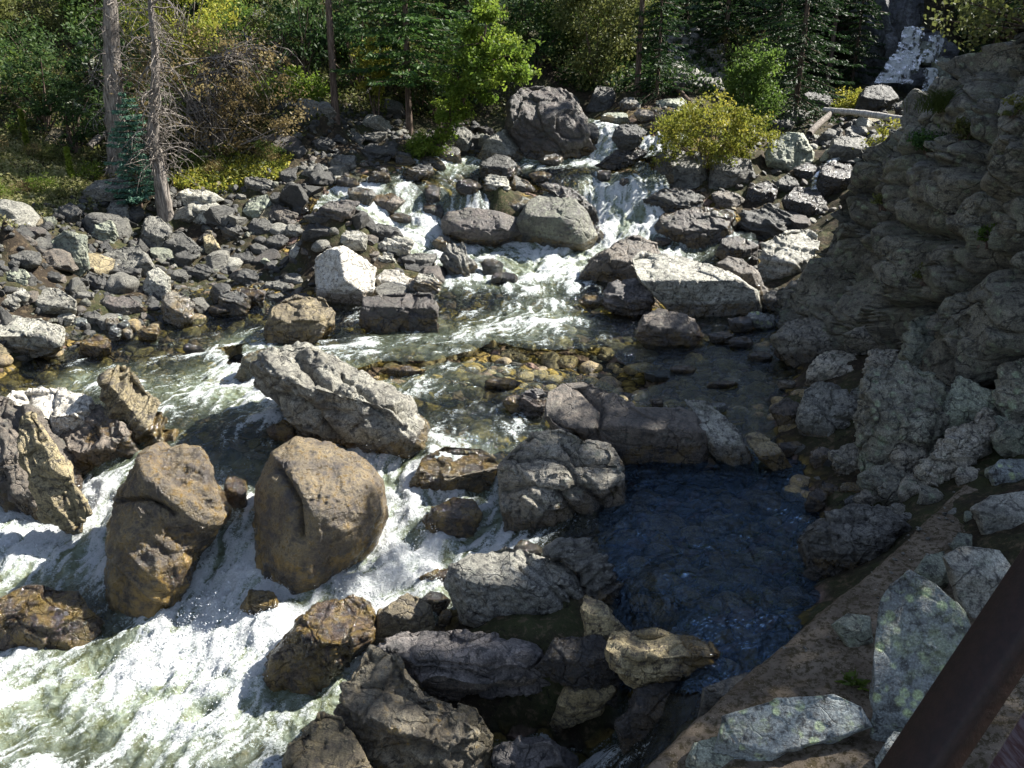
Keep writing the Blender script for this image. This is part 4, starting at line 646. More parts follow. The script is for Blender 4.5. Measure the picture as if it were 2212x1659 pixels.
LED=[(1880,720,70,44,'ledge',.5),(1990,735,60,40,'green',.7),(1800,800,50,40,'ledge',.15),(1895,850,50,60,'ledge',.3),(2010,860,70,60,'cliff',.7),(2085,870,60,60,'ledge',.8),(2140,925,70,50,'green',.8),(2190,950,70,60,'cliff',.9),(2100,965,60,40,'ledge',.7),(2050,1010,60,50,'green',.5),(1960,985,60,60,'ledge',.4),(1975,1060,60,50,'ledge',.3),(1900,1010,60,60,'green',.2),(1835,990,50,50,'ledge',.05),(2010,1075,50,36,'cliff',.4),(1930,1110,50,34,'ledge',.15),(1880,1075,50,40,'ledge',.1),(1780,990,50,36,'brown',.0),(2090,1030,50,40,'ledge',.55),(1850,870,40,60,'cliff',.2),(2150,880,50,60,'ledge',.85),(2190,860,60,60,'green',.95),(1800,720,60,40,'ledge',.25),(1930,760,60,40,'ledge',.5),(2040,660,80,50,'cliff',.9),(1760,1080,44,30,'brown',-.05),(1700,970,40,24,'brown',-.05),(2170,1030,60,44,'green',.62),(2110,1125,44,34,'green',.6),(2185,1130,60,50,'lgrey',.62),(2060,1110,30,20,'lgrey',.55)]
KM=[(1788,900,'round cracked boulder'),(1960,900,'black and green lichen boulder'),(2010,740,'pointed green grey boulder'),(1850,1180,'rough triangular boulder'),(2115,780,'second pointed boulder'),(2080,990,'slanting rib of rock'),(1750,730,'flat ledge rock'),(2120,1250,'striped stone by the railing'),(2180,700,'wide boulder under the cliff')]
for i,(x,y,w,h,m,zg) in enumerate(LED):
    q=min(KM,key=lambda k:(k[0]-x)**2+(k[1]-y)**2); dx,dy=x-q[0],y-q[1]; d=('right of' if dx>0 else 'left of') if abs(dx)>abs(dy) else ('below' if dy>0 else 'above')
    rock('boulder','%s %s ledge rock %s the %s'%(sizew(w),{'ledge':'pale ochre','green':'green grey','cliff':'olive lichened','brown':'brown','lgrey':'light grey'}[m],d,q[2]),B,m,blob(x,y,w*1.35,h*1.35,i+900,(i%5-2)*.3,.2,7),.9,group=rp,zg=zg,sink=.5,n=5,soft=.06,blk=.03,amp=.05)
# the dirt path on its stone wall, near the bridge
def path():
    top=[(2290,900),(2150,958),(2050,1065),(1960,1150),(1860,1235),(1780,1305),(1700,1375),(1620,1442),(1540,1515),(1470,1575),(1380,1665),(1300,1760),(2300,2100),(2700,1700),(2700,1100)]
    ed=[Uz(x,y,.45+.25*max(0,(x-1500)/700)) for x,y in top]; ed=np.array(ed)
    xs=ed[:,:2]; x0,y0=xs.min(0); x1,y1=xs.max(0); st=.035
    X,Y=np.meshgrid(np.arange(x0,x1,st),np.arange(y0,y1,st)); poly=[tuple(q) for q in xs]
    wob=(fbm(np.stack([X*4,Y*4,0*X],-1),3)-.5)*.14; ins=inpoly(X+wob,Y+wob*.7,poly)
    A=np.c_[ed[:,0],ed[:,1],np.ones(len(ed))]; cf=np.linalg.lstsq(A,ed[:,2],rcond=None)[0]
    P=np.stack([X,Y,0*X],-1); Z=cf[0]*X+cf[1]*Y+cf[2]+(fbm(P*1.5,4)-.5)*.16+(fbm(P*11,3)-.5)*.035
    # stretch the rim down into a wall
    dist=np.full(X.shape,1e9)
    for i in range(10):
        a=xs[i]; b=xs[i+1]; e=b-a; t=np.clip(((X-a[0])*e[0]+(Y-a[1])*e[1])/(e@e),0,1); dist=np.minimum(dist,np.hypot(X-a[0]-t*e[0],Y-a[1]-t*e[1]))
    Z=Z-np.where(ins,.06*np.exp(-(dist/.04)**2),np.minimum(1.9,.1+(dist*14)))
    keep=ins|(dist<.2)
    ny,nx=X.shape; idx=np.arange(nx*ny).reshape(ny,nx); F=np.stack([idx[:-1,:-1],idx[:-1,1:],idx[1:,1:],idx[1:,:-1]],-1).reshape(-1,4); F=F[keep.ravel()[F].all(1)]
    u=np.unique(F); mp=np.zeros(nx*ny,int); mp[u]=np.arange(len(u))
    o=mesh_obj('dirt_path',np.stack([X,Y,Z],-1).reshape(-1,3)[u],mp[F],M['dirt']); tag(o,kind='structure')
path()
N_=[([(1882,1560),(1885,1420),(1900,1300),(1925,1262),(1965,1232),(2020,1262),(2080,1325),(2112,1400),(2110,1480),(2060,1560),(1960,1625),(1905,1620)],'blue','tall blue grey slab blotched with green lichen beside the railing',.55),
([(1535,1640),(1560,1548),(1680,1510),(1800,1500),(1862,1525),(1885,1570),(1800,1600),(1700,1620),(1600,1680)],'blue','wide flat blue grey rock half buried in the dirt path',.45),
([(2035,1202),(2080,1178),(2160,1188),(2200,1240),(2120,1350),(2065,1290)],'lgrey','striped light stone with an ochre vein near the railing',.6),
([(2098,1100),(2140,1072),(2212,1060),(2290,1090),(2270,1170),(2180,1180),(2120,1150)],'lgrey','pale rounded stone at the right picture edge',.65),
([(2132,1020),(2160,992),(2240,990),(2290,1030),(2220,1070),(2150,1065)],'blue','blue grey stone at the upper end of the dirt path',.65),
([(1505,1545),(1520,1490),(1570,1465),(1615,1452),(1632,1478),(1570,1562)],'grey','low grey rock at the lower corner of the calm pool',.0),
([(1480,1650),(1500,1605),(1550,1590),(1590,1640),(1580,1700),(1490,1700)],'green','mossy rock at the bottom edge below the flat blue grey rock',.35),
([(1795,1350),(1830,1325),(1880,1330),(1888,1400),(1850,1420)],'green','pale green stone left of the tall blue grey slab',.5),
([(2050,1180),(2070,1150),(2100,1155),(2100,1190),(2075,1205)],'green','small upright greenish stone behind the striped stone',.6),
([(1950,1262),(2000,1200),(2040,1190),(2050,1260),(2000,1290)],'green','mossy stone behind the tall blue grey slab',.55),
([(1890,1640),(1930,1580),(1990,1590),(2000,1700),(1900,1720)],'blue','blue green stone partly hidden by the railing at the bottom',.5)]
for i,(pts,m,l,zg) in enumerate(N_):
    rock('boulder',l,B,m,pts,.45 if i in(0,1) else .7,[(-.1,.5,.85,.35)] if i in (0,1) else None,group=nr,zg=zg,sink=.5,amp=.025,blk=.012,ext=.1,nf=4)
# near pebbles on the path
# ------------------------------------------------------------------ bridge railing close to the camera
def beam(name,a,b,da,db,w_,h_,mat,label,cat,twist=0,rows=24):
    A=CAM+ray(*a)*da; Bp=CAM+ray(*b)*db; d=Bp-A; L=np.linalg.norm(d); d/=L; s=np.cross(d,[0,0,1]); s/=np.linalg.norm(s); n=np.cross(s,d)
    c,q=math.cos(twist),math.sin(twist); s,n=s*c+n*q,n*c-s*q
    sec=[(-w_/2+.006,-h_/2),(w_/2-.006,-h_/2),(w_/2,-h_/2+.006),(w_/2,h_/2-.006),(w_/2-.006,h_/2),(-w_/2+.006,h_/2),(-w_/2,h_/2-.006),(-w_/2,-h_/2+.006)]
    V=[];F=[]
    for i in range(rows+1):
        for k,(x,y) in enumerate(sec):
            V.append(A+d*L*i/rows+s*x+n*y)
    for i in range(rows):
        for k in range(8): F.append((i*8+k,i*8+(k+1)%8,(i+1)*8+(k+1)%8,(i+1)*8+k))
    V=np.array(V); loc=V.mean(0); o=mesh_obj(name,V,F,mat,loc=loc,smooth=False); tag(o,label,cat); return o
beam('railing_bar',(1850,1860),(2420,1000),1.15,1.15,.072,.05,M['steel'],'dark brown steel railing bar crossing the bottom right corner','railing',.3)
beam('bridge_board',(2100,1900),(2500,1280),1.28,1.28,.13,.03,M['plank'],'peeling maroon bridge board beside the dark railing bar','board',.3)
# ------------------------------------------------------------------ loose stones of the banks
def stone_proto(seed,n,round_=False,sc3=(1,1,1)):
    rs=np.random.RandomState(seed); V,F=ico(n); P=V.copy()
    if round_: P=P*(1+(fbm(V*1.3+seed,2)[:,None]-.5)*.5)
    else:
        for _ in range(13):
            d=rs.randn(3); d/=np.linalg.norm(d); h=rs.uniform(.45,.85); k=P@d; P=P-np.maximum(k-h,0)[:,None]*d
        P=P*(1+(fbm(V*3+seed,3)[:,None]-.5)*.22)
    P=P*np.array(sc3)*np.array([1,rs.uniform(.65,1.),rs.uniform(.45,.75)]); return P,F
SM=['grey','dgrey','dgrey','grey','lgrey','brown','dgrey','green','purple','grey','lgrey','tan','dgrey','grey']
SP=[]
for i in range(14):
    P,F=stone_proto(i+11,4,i%5==4); SP.append((P,F,SM[i]))
TAL_L=[(-150,500),(60,440),(190,405),(300,430),(450,400),(620,380),(590,260),(680,225),(850,255),(900,290),(1000,265),(1060,280),(1080,360),(1000,358),(850,392),(740,440),(740,452),(850,500),(930,515),(1050,560),(1070,600),(970,640),(960,660),(800,660),(720,640),(560,665),(420,700),(300,730),(150,790),(-150,820)]
TAL_R=[(1395,250),(1450,215),(1650,300),(1720,230),(1900,215),(2000,215),(1930,330),(1780,500),(1730,700),(1640,720),(1570,640),(1640,560),(1420,530),(1400,450),(1440,400),(1390,360),(1440,300)]
SCREE=[(1430,60),(1540,80),(1580,210),(1440,215)]
SHORE=[(1690,690),(1760,760),(1750,960),(1860,1060),(1930,1080),(1880,1120),(1720,1010),(1650,880),(1620,780)]
def scatter(poly,n,seed):
    rs=np.random.RandomState(seed); poly=np.array(poly,float); cs=np.array([hit(x,y)[:2] for x,y in poly]); lo=cs.min(0);hi=cs.max(0); out=[]
    X=rs.uniform(lo[0],hi[0],n*14); Y=rs.uniform(lo[1],hi[1],n*14); Tz=T0(X,Y)
    px,py,f=proj(np.stack([X,Y,Tz],-1)); k=inpoly(px,py,[tuple(q) for q in poly])&(f>3); X=X[k][:n];Y=Y[k][:n]; Tz=T_(X,Y)
    Wl=W_(X,Y); m=(wmask(X,Y)>1.3)|(Tz>Wl-np.where(Y>21.5,-.03,.12)); return X[m],Y[m],Tz[m]
def rotm(rs,tilt=.5):
    e=Matrix.Rotation(rs.uniform(0,6.28),3,'Z')@Matrix.Rotation(rs.uniform(-tilt,tilt),3,'X')@Matrix.Rotation(rs.uniform(-tilt,tilt),3,'Y'); return e
def stones(poly,n,seed,smin,smax,group,adj):
    rs=random.Random(seed); X,Y,Zt=scatter(poly,n,seed); first={}
    for x,y,z in zip(X,Y,Zt):
        px,py,f=proj(np.array([x,y,z]))
        if px<-60 or px>2270 or py<-60: continue
        k=rs.randrange(14); s=smin+(smax-smin)*rs.random()**3.2
        if k not in protos:
            o=mesh_obj('river_stone',SP[k][0],SP[k][1],M[SP[k][2]]); protos[k]=o; used=False
        o=protos[k] if k not in usedp else protos[k].copy()
        if k in usedp: COL.objects.link(o)
        usedp.add(k)
        o.location=(x,y,z+s*.12); o.rotation_euler=rotm(rs,.6).to_euler(); o.scale=(s,s,s)
        tag(o,'%s %s loose stone %s'%(cw[SP[k][2]],'rounded' if k%5==4 else 'angular',mark(px,py)),'stone',group)
protos={};usedp=set()
stones(TAL_L,215,1,.11,.62,'loose stones of the left bank','')
stones(TAL_R,70,2,.13,.55,'loose stones of the upper right bank','')
stones(SHORE,40,3,.06,.24,'loose stones below the ledge','')
def rubble(name,label,cat,polys,seed,matn,s0,s1,lod=2):
    Vs=[];Fs=[];b=0; rs=random.Random(seed)
    PR=[stone_proto(i*3+seed,lod,i%4==3) for i in range(7)]
    for poly,n in polys:
        X,Y,Zt=scatter(poly,n,seed+n)
        for x,y,z in zip(X,Y,Zt):
            P,F=PR[rs.randrange(7)]; s=s0+(s1-s0)*rs.random()**2; Vs.append(P@np.array(rotm(rs,.7)).T*s+np.array([x,y,z+s*.25])); Fs.append(F+b); b+=len(P)
    o=mesh_obj(name,np.concatenate(Vs),np.concatenate(Fs),M[matn]); tag(o,label,cat,kind='stuff'); return o
rubble('rubble','dark grey small rubble filling the gaps between the bank stones','rubble',[(TAL_L,1700),(TAL_R,500)],21,'dgrey',.05,.19)
rubble('rubble','light grey small rubble strewn among the bank stones','rubble',[(TAL_L,800),(TAL_R,200)],22,'twin',.04,.15)
rubble('rubble','brown rubble strewn among the bank stones','rubble',[(TAL_L,500),(TAL_R,200)],23,'brown',.05,.17)
rubble('scree','grey scree of broken rock on the far dark slope','scree',[(SCREE,420)],24,'grey',.1,.42)
bedp=[(0,800),(200,750),(450,680),(560,690),(700,730),(960,690),(1150,720),(1300,690),(1700,760),(1760,960),(1500,860),(1150,850),(1050,1000),(900,990),(950,820),(550,750),(250,820),(0,900)]
def bedstones():
    Vs=[];Fs=[];b=0;rs=random.Random(4); PR=[stone_proto(i+90,2,True) for i in range(5)]
    for poly,n in ((bedp,700),([(1300,1000),(1740,1040),(1780,1250),(1500,1480),(1330,1300)],120)):
        cs=np.array([Uz(x,y,-.1)[:2] for x,y in poly]); r=np.random.RandomState(n); X=r.uniform(cs[:,0].min(),cs[:,0].max(),n*3);Y=r.uniform(cs[:,1].min(),cs[:,1].max(),n*3)
        k=inpoly(X,Y,[tuple(q) for q in cs]); X=X[k][:n];Y=Y[k][:n]; Z=T_(X,Y)
        for x,y,z in zip(X,Y,Z):
            P,F=PR[rs.randrange(5)]; s=.06+.17*rs.random()**2; Vs.append(P@np.array(rotm(rs,.3)).T*s+np.array([x,y,z+s*.15])); Fs.append(F+b); b+=len(P)
    o=mesh_obj('cobbles',np.concatenate(Vs),np.concatenate(Fs),M['bedcob']); tag(o,'golden brown cobbles lying on the bed under the clear water','cobbles',kind='stuff')
M['bedcob']=rock_mat('bed_cobbles',(.10,.075,.03),(.32,.23,.09),dark=(.05,.035,.02),strata=.1,alg=0,lichen=.5,licol=(.30,.24,.20),sc_=1.2)
bedstones()

# ------------------------------------------------------------------ vegetation builders
def tube(pts,rad,k=6):
    pts=np.array(pts,float); V=[];F=[]
    for i,p in enumerate(pts):
        d=pts[min(i+1,len(pts)-1)]-pts[max(i-1,0)]; d/=np.linalg.norm(d)+1e-9; s=np.cross(d,[.3,.9,.1]); s/=np.linalg.norm(s)+1e-9; n=np.cross(s,d)
        for j in range(k):
            a=2*math.pi*j/k; V.append(p+(s*math.cos(a)+n*math.sin(a))*rad[i])
    for i in range(len(pts)-1):
        for j in range(k): F.append((i*k+j,i*k+(j+1)%k,(i+1)*k+(j+1)%k,(i+1)*k+j))
    return np.array(V),np.array(F)
class Acc:
    def __init__(s): s.V=[];s.F=[];s.b=0
    def add(s,VF):
        V,F=VF; s.V.append(V); s.F.append(F+s.b); s.b+=len(V)
    def obj(s,name,mat,parent=None,**k): return mesh_obj(name,np.concatenate(s.V),np.concatenate(s.F),mat,parent,**k)
def leaves(C,size,seed,asp=.5,flat=0.,dirs=None):
    rs=np.random.RandomState(seed); n=len(C); d=rs.randn(n,3) if dirs is None else dirs+rs.randn(n,3)*.35; d[:,2]-=flat; d/=np.linalg.norm(d,axis=1)[:,None]
    e=rs.randn(n,3); e-= (e*d).sum(1)[:,None]*d; e/=np.linalg.norm(e,axis=1)[:,None]; L=size*rs.uniform(.6,1.4,n)[:,None]
    V=np.stack([C-d*L*.5,C+e*L*asp*.5,C+d*L*.5,C-e*L*asp*.5],1).reshape(-1,3); F=np.arange(4*n).reshape(n,4)
    return V,F,np.repeat(rs.rand(n),4)
def leafobj(name,C,size,mat,parent,seed,v=None,**k):
    V,F,vv=leaves(C,size,seed,**k)
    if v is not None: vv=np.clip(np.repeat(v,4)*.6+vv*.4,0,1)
    return mesh_obj(name,V,F,mat,parent,smooth=False,attrs={'v':vv})
def clumps(rs,n,R,shell=.45):
    d=rs.randn(n,3); d/=np.linalg.norm(d,axis=1)[:,None]; r=shell+(1-shell)*rs.rand(n)**.6; return d*r[:,None]*np.array(R)
def bush(root,R,h0,nl,size,mat,seed,nc=None,stems=6,stemmat='bark',clr=.22,cname='foliage',lean=(0,0),asp=.5,top=0):
    """crown of leaf clumps on stems; local coordinates, root at the ground"""
    rs=np.random.RandomState(seed); nc=nc or max(14,nl//60); c=clumps(rs,nc,R); dn=c/(np.linalg.norm(c,axis=1)[:,None]+1e-6); c=c*(.55+.95*vnoise(dn*1.9+seed)[:,None]); c[:,2]+=h0; c[:,0]+=lean[0]*1; c[:,1]+=lean[1]
    c=c[c[:,2]>-.05]; nc=len(c); w=rs.randint(0,nc,nl); cr=clr*rs.uniform(.4,2.0,nc); C=c[w]+rs.randn(nl,3)*np.array([1,1,.7])*cr[w][:,None]*.6; C[:,2]=np.maximum(C[:,2],.02)
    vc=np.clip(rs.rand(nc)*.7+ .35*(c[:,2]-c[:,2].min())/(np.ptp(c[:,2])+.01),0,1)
    a=Acc()
    for i in range(stems):
        q=c[rs.randint(nc)]; m=q*np.array([.4,.4,.55])+rs.randn(3)*.05*h0; a.add(tube([(rs.randn()*.04,rs.randn()*.04,-.1),m,q],[.022+.008*h0,.015+.004*h0,.006],5))
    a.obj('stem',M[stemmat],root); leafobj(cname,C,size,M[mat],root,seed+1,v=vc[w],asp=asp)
def place(px,py,off=0): return hit(px,py)+np.array([0,0,off])
def copytree(o,loc,rz,s,label,group=None):
    r=o.copy(); COL.objects.link(r); r.location=tuple(float(q) for q in loc); r.rotation_euler=(0,0,rz); r.scale=(s[0],s[1],s[2]) if hasattr(s,'__len__') else (s,s,s); r['label']=label
    if group: r['group']=group
    for ch in list(o.children):
        c=ch.copy(); COL.objects.link(c); c.parent=r
    return r
def conifer(root,H,Rb,mat,seed,h0=.08,dens=1.,droop=.35,bare=0,trunk=True,needle=.13):
    rs=np.random.RandomState(seed)
    if trunk:
        r0=H*.0085+.012; t=tube([(0,0,-.3),(0,0,H*.08),(.02*H*.1,0,H*.3),(0,0,H*.7),(0,0,H)],[r0*1.35,r0,r0*.9,r0*.5,.01],8); mesh_obj('trunk',t[0],t[1],M['bark'],root)
    C=[];D=[];a=Acc(); z=max(h0,bare)*H
    while z<H*.985:
        t=1-(z/H); L0=Rb*(t**.75 if not bare else (t/(1-bare))**.8)
        nb=int(5+3*rs.rand())
        for j in range(nb):
            az=rs.rand()*6.283; L=L0*rs.uniform(.6,1.12)+.05; dr=droop*rs.uniform(.5,1.4); m=max(4,int(L*12*dens)); s=np.linspace(.12,1,m)
            bx=np.cos(az);by=np.sin(az); pz=z-dr*L*s**1.3+.12*L*s**3
            P=np.stack([bx*L*s,by*L*s,pz],1)
            k=6
            for q in range(k):
                side=rs.randn(m)*.16*(1.15-s)*L*1.2; dn=rs.rand(m)*-.07
                C.append(P+np.stack([-by*side,bx*side,dn],1)); D.append(np.tile([bx,by,-.35],(m,1))+np.stack([-by*side*4,bx*side*4,0*side],1))
            if j<3: a.add(tube([P[0]*[.0,.0,1],P[m//2],P[-1]],[.012+.006*L,.01,.004],4))
        z+=H*.028+.05
    C=np.concatenate(C);D=np.concatenate(D)
    a.obj('branches',M['bark'],root); leafobj('needles',C,needle,M[mat],root,seed,asp=.34,dirs=D)

SL1=[(-100,-60),(760,-60),(720,230),(560,300),(400,340),(130,330),(-100,230)]; SL2=[(760,-80),(1430,-80),(1430,190),(1080,200),(960,270),(760,240)]
stones(SL1,34,41,.2,.8,'rocks on the hillside',''); stones(SL2,26,42,.2,.9,'rocks on the hillside','')
# ---- shrubs covering the hillsides: a few kinds, many copies
BC={'l_dark':'dark green','l_green':'mid green','l_olive':'olive green','l_lime':'lime green','l_yel':'yellow','l_brown':'dry brown'}
kinds=[]
for i,(mt,R,h,nl,ls) in enumerate([('l_dark',(.9,.9,.7),.7,4200,.10),('l_green',(.8,.8,.8),.8,3800,.10),('l_olive',(1.0,.9,.6),.6,4200,.09),('l_dark',(.7,.7,1.1),1.1,4200,.10),('l_lime',(.7,.7,.5),.5,2600,.09),('l_brown',(.8,.8,.45),.45,2600,.08),('l_olive',(.7,.7,.9),.9,3800,.09),('l_green',(1.,1.,.5),.5,3800,.09)]):
    r=empty('shrub',(0,-30-3*i,0)); bush(r,R,h,int(nl*.55),ls*.92,mt,300+i,nc=48,stems=12,clr=.16); tag(r,'x','shrub'); kinds.append([r,mt,False])
HM=[(60,60,'top left corner'),(300,80,'thick dead tree'),(480,150,'golden brown leaved shrub'),(640,190,'bright lime bush'),(735,150,'bare conifer trunk'),(900,120,'fir crown'),(1100,60,'grey crag'),(1260,90,'pale willow'),(1390,120,'leaning far trunk'),(60,270,'tall mullein stalk'),(120,210,'pale rock in the undergrowth'),(300,350,'little blue spruce'),(600,60,'dark upper slope'),(430,330,'thin dead tree'),(1650,200,'round green bush'),(1500,130,'far scree slope'),(1780,100,'dark spruce row'),(1960,120,'far waterfall'),(1150,150,'huge dark boulder top'),(850,240,'fir trunk foot')]
def hm(x,y):
    m=min(HM,key=lambda q:(q[0]-x)**2+(q[1]-y)**2); dx,dy=x-m[0],y-m[1]
    return ('near' if abs(dx)+abs(dy)<35 else ('right of' if dx>0 else 'left of') if abs(dx)>abs(dy) else ('below' if dy>0 else 'above'))+' the '+m[2]
rsB=random.Random(8)
def shrubs(poly,n,ks,s0,s1,seed,group):
    rs=random.Random(seed); x0=min(p[0] for p in poly);x1=max(p[0] for p in poly);y0=min(p[1] for p in poly);y1=max(p[1] for p in poly); c=0; t=0; pts=[]
    while c<n and t<n*30:
        t+=1; x=rs.uniform(x0,x1);y=rs.uniform(y0,y1)
        if not inpoly(np.array([x]),np.array([y]),poly)[0]: continue
        if any((x-a)**2+(y-b)**2*2.2<(900*n**-.5/3)**2 for a,b in pts) and rs.random()<.7: continue
        P=hit(x,y); pts.append((x,y)); kd=kinds[rs.choice(ks)]; s=rs.uniform(s0,s1); sv=(s*rs.uniform(.85,1.2),s*rs.uniform(.85,1.2),s*rs.uniform(.75,1.25)); sz='tall' if sv[2]>.8*s1 else 'low' if s<(s0+s1)/2.2 else 'broad'
        lab='%s %s shrub %s'%(sz,BC[kd[1]],hm(x,y)); rz=rs.uniform(0,6.28)
        if not kd[2]:
            kd[2]=True; r=kd[0]; r.location=tuple(float(q) for q in P); r.rotation_euler=(0,0,rz); r.scale=sv; r['label']=lab; r['group']=group
        else: copytree(kd[0],P,rz,sv,lab,group)
        c+=1
G='shrubs on the hillside'
shrubs([(-100,-60),(260,-60),(260,340),(130,330),(60,260),(-100,230)],27,[0,2,6,1,3,7,0],.6,1.4,1,G)
shrubs([(260,-60),(760,-60),(720,230),(600,230),(560,300),(420,340),(260,330)],32,[0,0,3,2,1,6,7,3],.6,1.4,2,G)
shrubs([(760,-80),(1180,-80),(1170,180),(1080,200),(960,270),(760,240)],26,[0,0,3,1,6],.9,1.6,3,G)
shrubs([(1160,-90),(1430,-90),(1430,190),(1250,185)],14,[1,6,0,3],.9,1.5,4,G)
shrubs([(1430,-90),(1850,-90),(1830,170),(1560,180),(1560,100),(1430,50)],17,[0,3,0,2],1.,1.8,5,G)
shrubs([(240,380),(330,400),(620,370),(600,300),(430,340),(380,330),(250,340)],12,[5,2,1,4],.35,.7,6,G)
shrubs([(2000,170),(2060,60),(1990,60),(2040,-60),(2180,-60),(2160,60),(2060,190)],8,[0,2,3],.8,1.3,7,G)
GF='plants on the sunlit left bank'
shrubs([(-80,260),(60,300),(170,330),(235,390),(180,430),(60,450),(-80,490)],20,[4,2,4,5],.25,.5,9,GF)
# special shrubs
def sp_bush(name,label,px,py,R,h,nl,ls,mt,seed,**k):
    r=empty(name,place(px,py,-.05)); bush(r,R,h,nl,ls,mt,seed,**k); tag(r,label,'bush' if 'bush' in name else 'tree'); return r
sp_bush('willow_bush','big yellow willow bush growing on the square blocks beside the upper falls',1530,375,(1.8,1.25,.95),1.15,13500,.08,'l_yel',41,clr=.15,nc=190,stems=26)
sp_bush('bush','round green bush behind the yellow willow bush',1612,285,(.85,.8,1.25),1.25,9000,.10,'l_green',42,clr=.2,nc=90)
sp_bush('bush','bright lime bush at the foot of the dark slope left of the bare conifer trunk',640,228,(.95,.8,.45),.5,5000,.10,'l_lime',43,clr=.15,nc=60)
sp_bush('bush','small yellow bush behind the fallen log',1835,245,(.75,.6,.4),.35,3600,.10,'l_yel',44,clr=.15)
sp_bush('bush','small yellow bush at the edge of the cliff',1915,335,(.42,.4,.5),.35,2600,.07,'l_yel',45,clr=.12)
sp_bush('bush','small mossy yellow bush at the roots of the leaning lime green tree',915,345,(.5,.4,.45),.4,2600,.08,'l_lime',46,clr=.12)
sp_bush('bush','pale green willow with a yellow side on the middle slope',1290,190,(1.7,1.4,2.2),2.7,13000,.13,'l_olive',47,clr=.35,nc=120)
sp_bush('bush','yellow green willow right of the pale green willow',1240,120,(1.3,1.2,2.),2.,9000,.13,'l_green',48,clr=.3,nc=80)
sp_bush('bush','yellow autumn sapling between the bare trunk and the fir',815,262,(.5,.5,.9),1.4,2200,.12,'l_yel',49,clr=.14,nc=30)
sp_bush('bush','yellow autumn sapling right of the bare conifer trunk near the top',775,110,(.4,.4,.5),.6,1300,.12,'l_yel',50,clr=.14,nc=20)
from mathutils.bvhtree import BVHTree
bv=BVHTree.FromPolygons([tuple(cl.matrix_world@v.co+cl.location*0) for v in cl.data.vertices],[tuple(p.vertices) for p in cl.data.polygons])
def on_cliff(px,py):
    off=Vector(cl.location); d=Vector(ray(px,py)).normalized(); h=bv.ray_cast(Vector(CAM)-off,d) if cl.matrix_world.translation.length<1e-6 else bv.ray_cast(Vector(CAM),d)
    return None if h[0] is None else np.array(h[0]+off if cl.matrix_world.translation.length<1e-6 else h[0])
for i,(px,py,R,n,mt,l) in enumerate([(2005,325,.26,1600,'l_fir','small dark green sapling rooted on the upper cliff face'),(2085,300,.16,700,'l_olive','olive tuft on the cliff right of the dark green sapling'),(1905,440,.13,500,'l_olive','small tuft in the crack near the left edge of the cliff'),(2130,520,.15,600,'l_green','green tuft in the middle of the cliff'),(1990,600,.12,500,'l_olive','mossy tuft low on the cliff'),(2190,250,.16,600,'l_olive','tuft at the right picture edge high on the cliff')]):
    q=on_cliff(px,py)
    if q is None: continue
    r=empty('cliff_plant',q); bush(r,(R,R*.8,R),R*.5,n,.05,mt,510+i,clr=R*.3,nc=14,stems=4); tag(r,l,'plant')
sp_bush('bush','arching shrub with golden brown leaves behind the dead trees',470,345,(2.1,1.3,1.5),1.9,9000,.085,'l_brown',52,clr=.24,nc=170,stems=46,stemmat='dead')
sp_bush('bush','golden green leafed crown behind the top of the arching shrub',400,210,(1.6,1.2,1.5),2.6,6000,.11,'l_yel',53,clr=.26,nc=90,stems=20,stemmat='dead')
# the lime green tree leaning over the bank
r=empty('leafy_tree',place(935,335)); tag(r,'lime green leafy tree leaning right over the bank','tree')
a=Acc(); tr=[(0,0,-.2),(.35,0,.7),(.9,-.1,1.5),(1.4,-.1,2.5),(1.6,0,3.6)]; a.add(tube(tr,[.09,.08,.07,.05,.02],8)); a.obj('trunk',M['bark'],r)
rs=np.random.RandomState(61); b=Acc(); C=[]; VV=[]
def sprays(o,n,L,leafn,spread,up=.35,side=(1,1)):
    for i in range(n):
        az=rs.uniform(0,6.28); d=np.array([math.cos(az)*side[0],math.sin(az)*side[1],rs.uniform(-.45,.75)+up*.3]); l=L*rs.uniform(.35,1.15); e=o+d*l; m=o+d*l*.5+np.array([0,0,.08])
        b.add(tube([o,m,e],[.018,.012,.004],4)); vv=rs.rand()
        for k in range(5):
            t0=rs.uniform(.35,1.0); q=o+(e-o)*t0; e2=q+rs.randn(3)*np.array([.26,.26,.13])*l; nn=int(leafn*rs.uniform(.4,1.4)); t=rs.rand(nn)[:,None]; C.append(q*(1-t)+e2*t+rs.randn(nn,3)*spread); VV.append(np.full(nn,vv*.7+.3*rs.rand()))
for k,(o,n,L) in enumerate([((.5,0,1.1),9,.9),((1.0,0,1.7),14,1.2),((1.3,0,2.4),16,1.35),((1.55,0,3.0),13,1.1),((1.7,0,3.7),9,.8),((2.2,-.2,2.2),9,.8),((0,-.1,.35),5,.6)]): sprays(np.array(o,float),n,L,44,.07)
b.obj('branch',M['bark'],r); C=np.concatenate(C); leafobj('crown',C,.105,M['l_lime'],r,62,v=np.concatenate(VV),asp=.6)
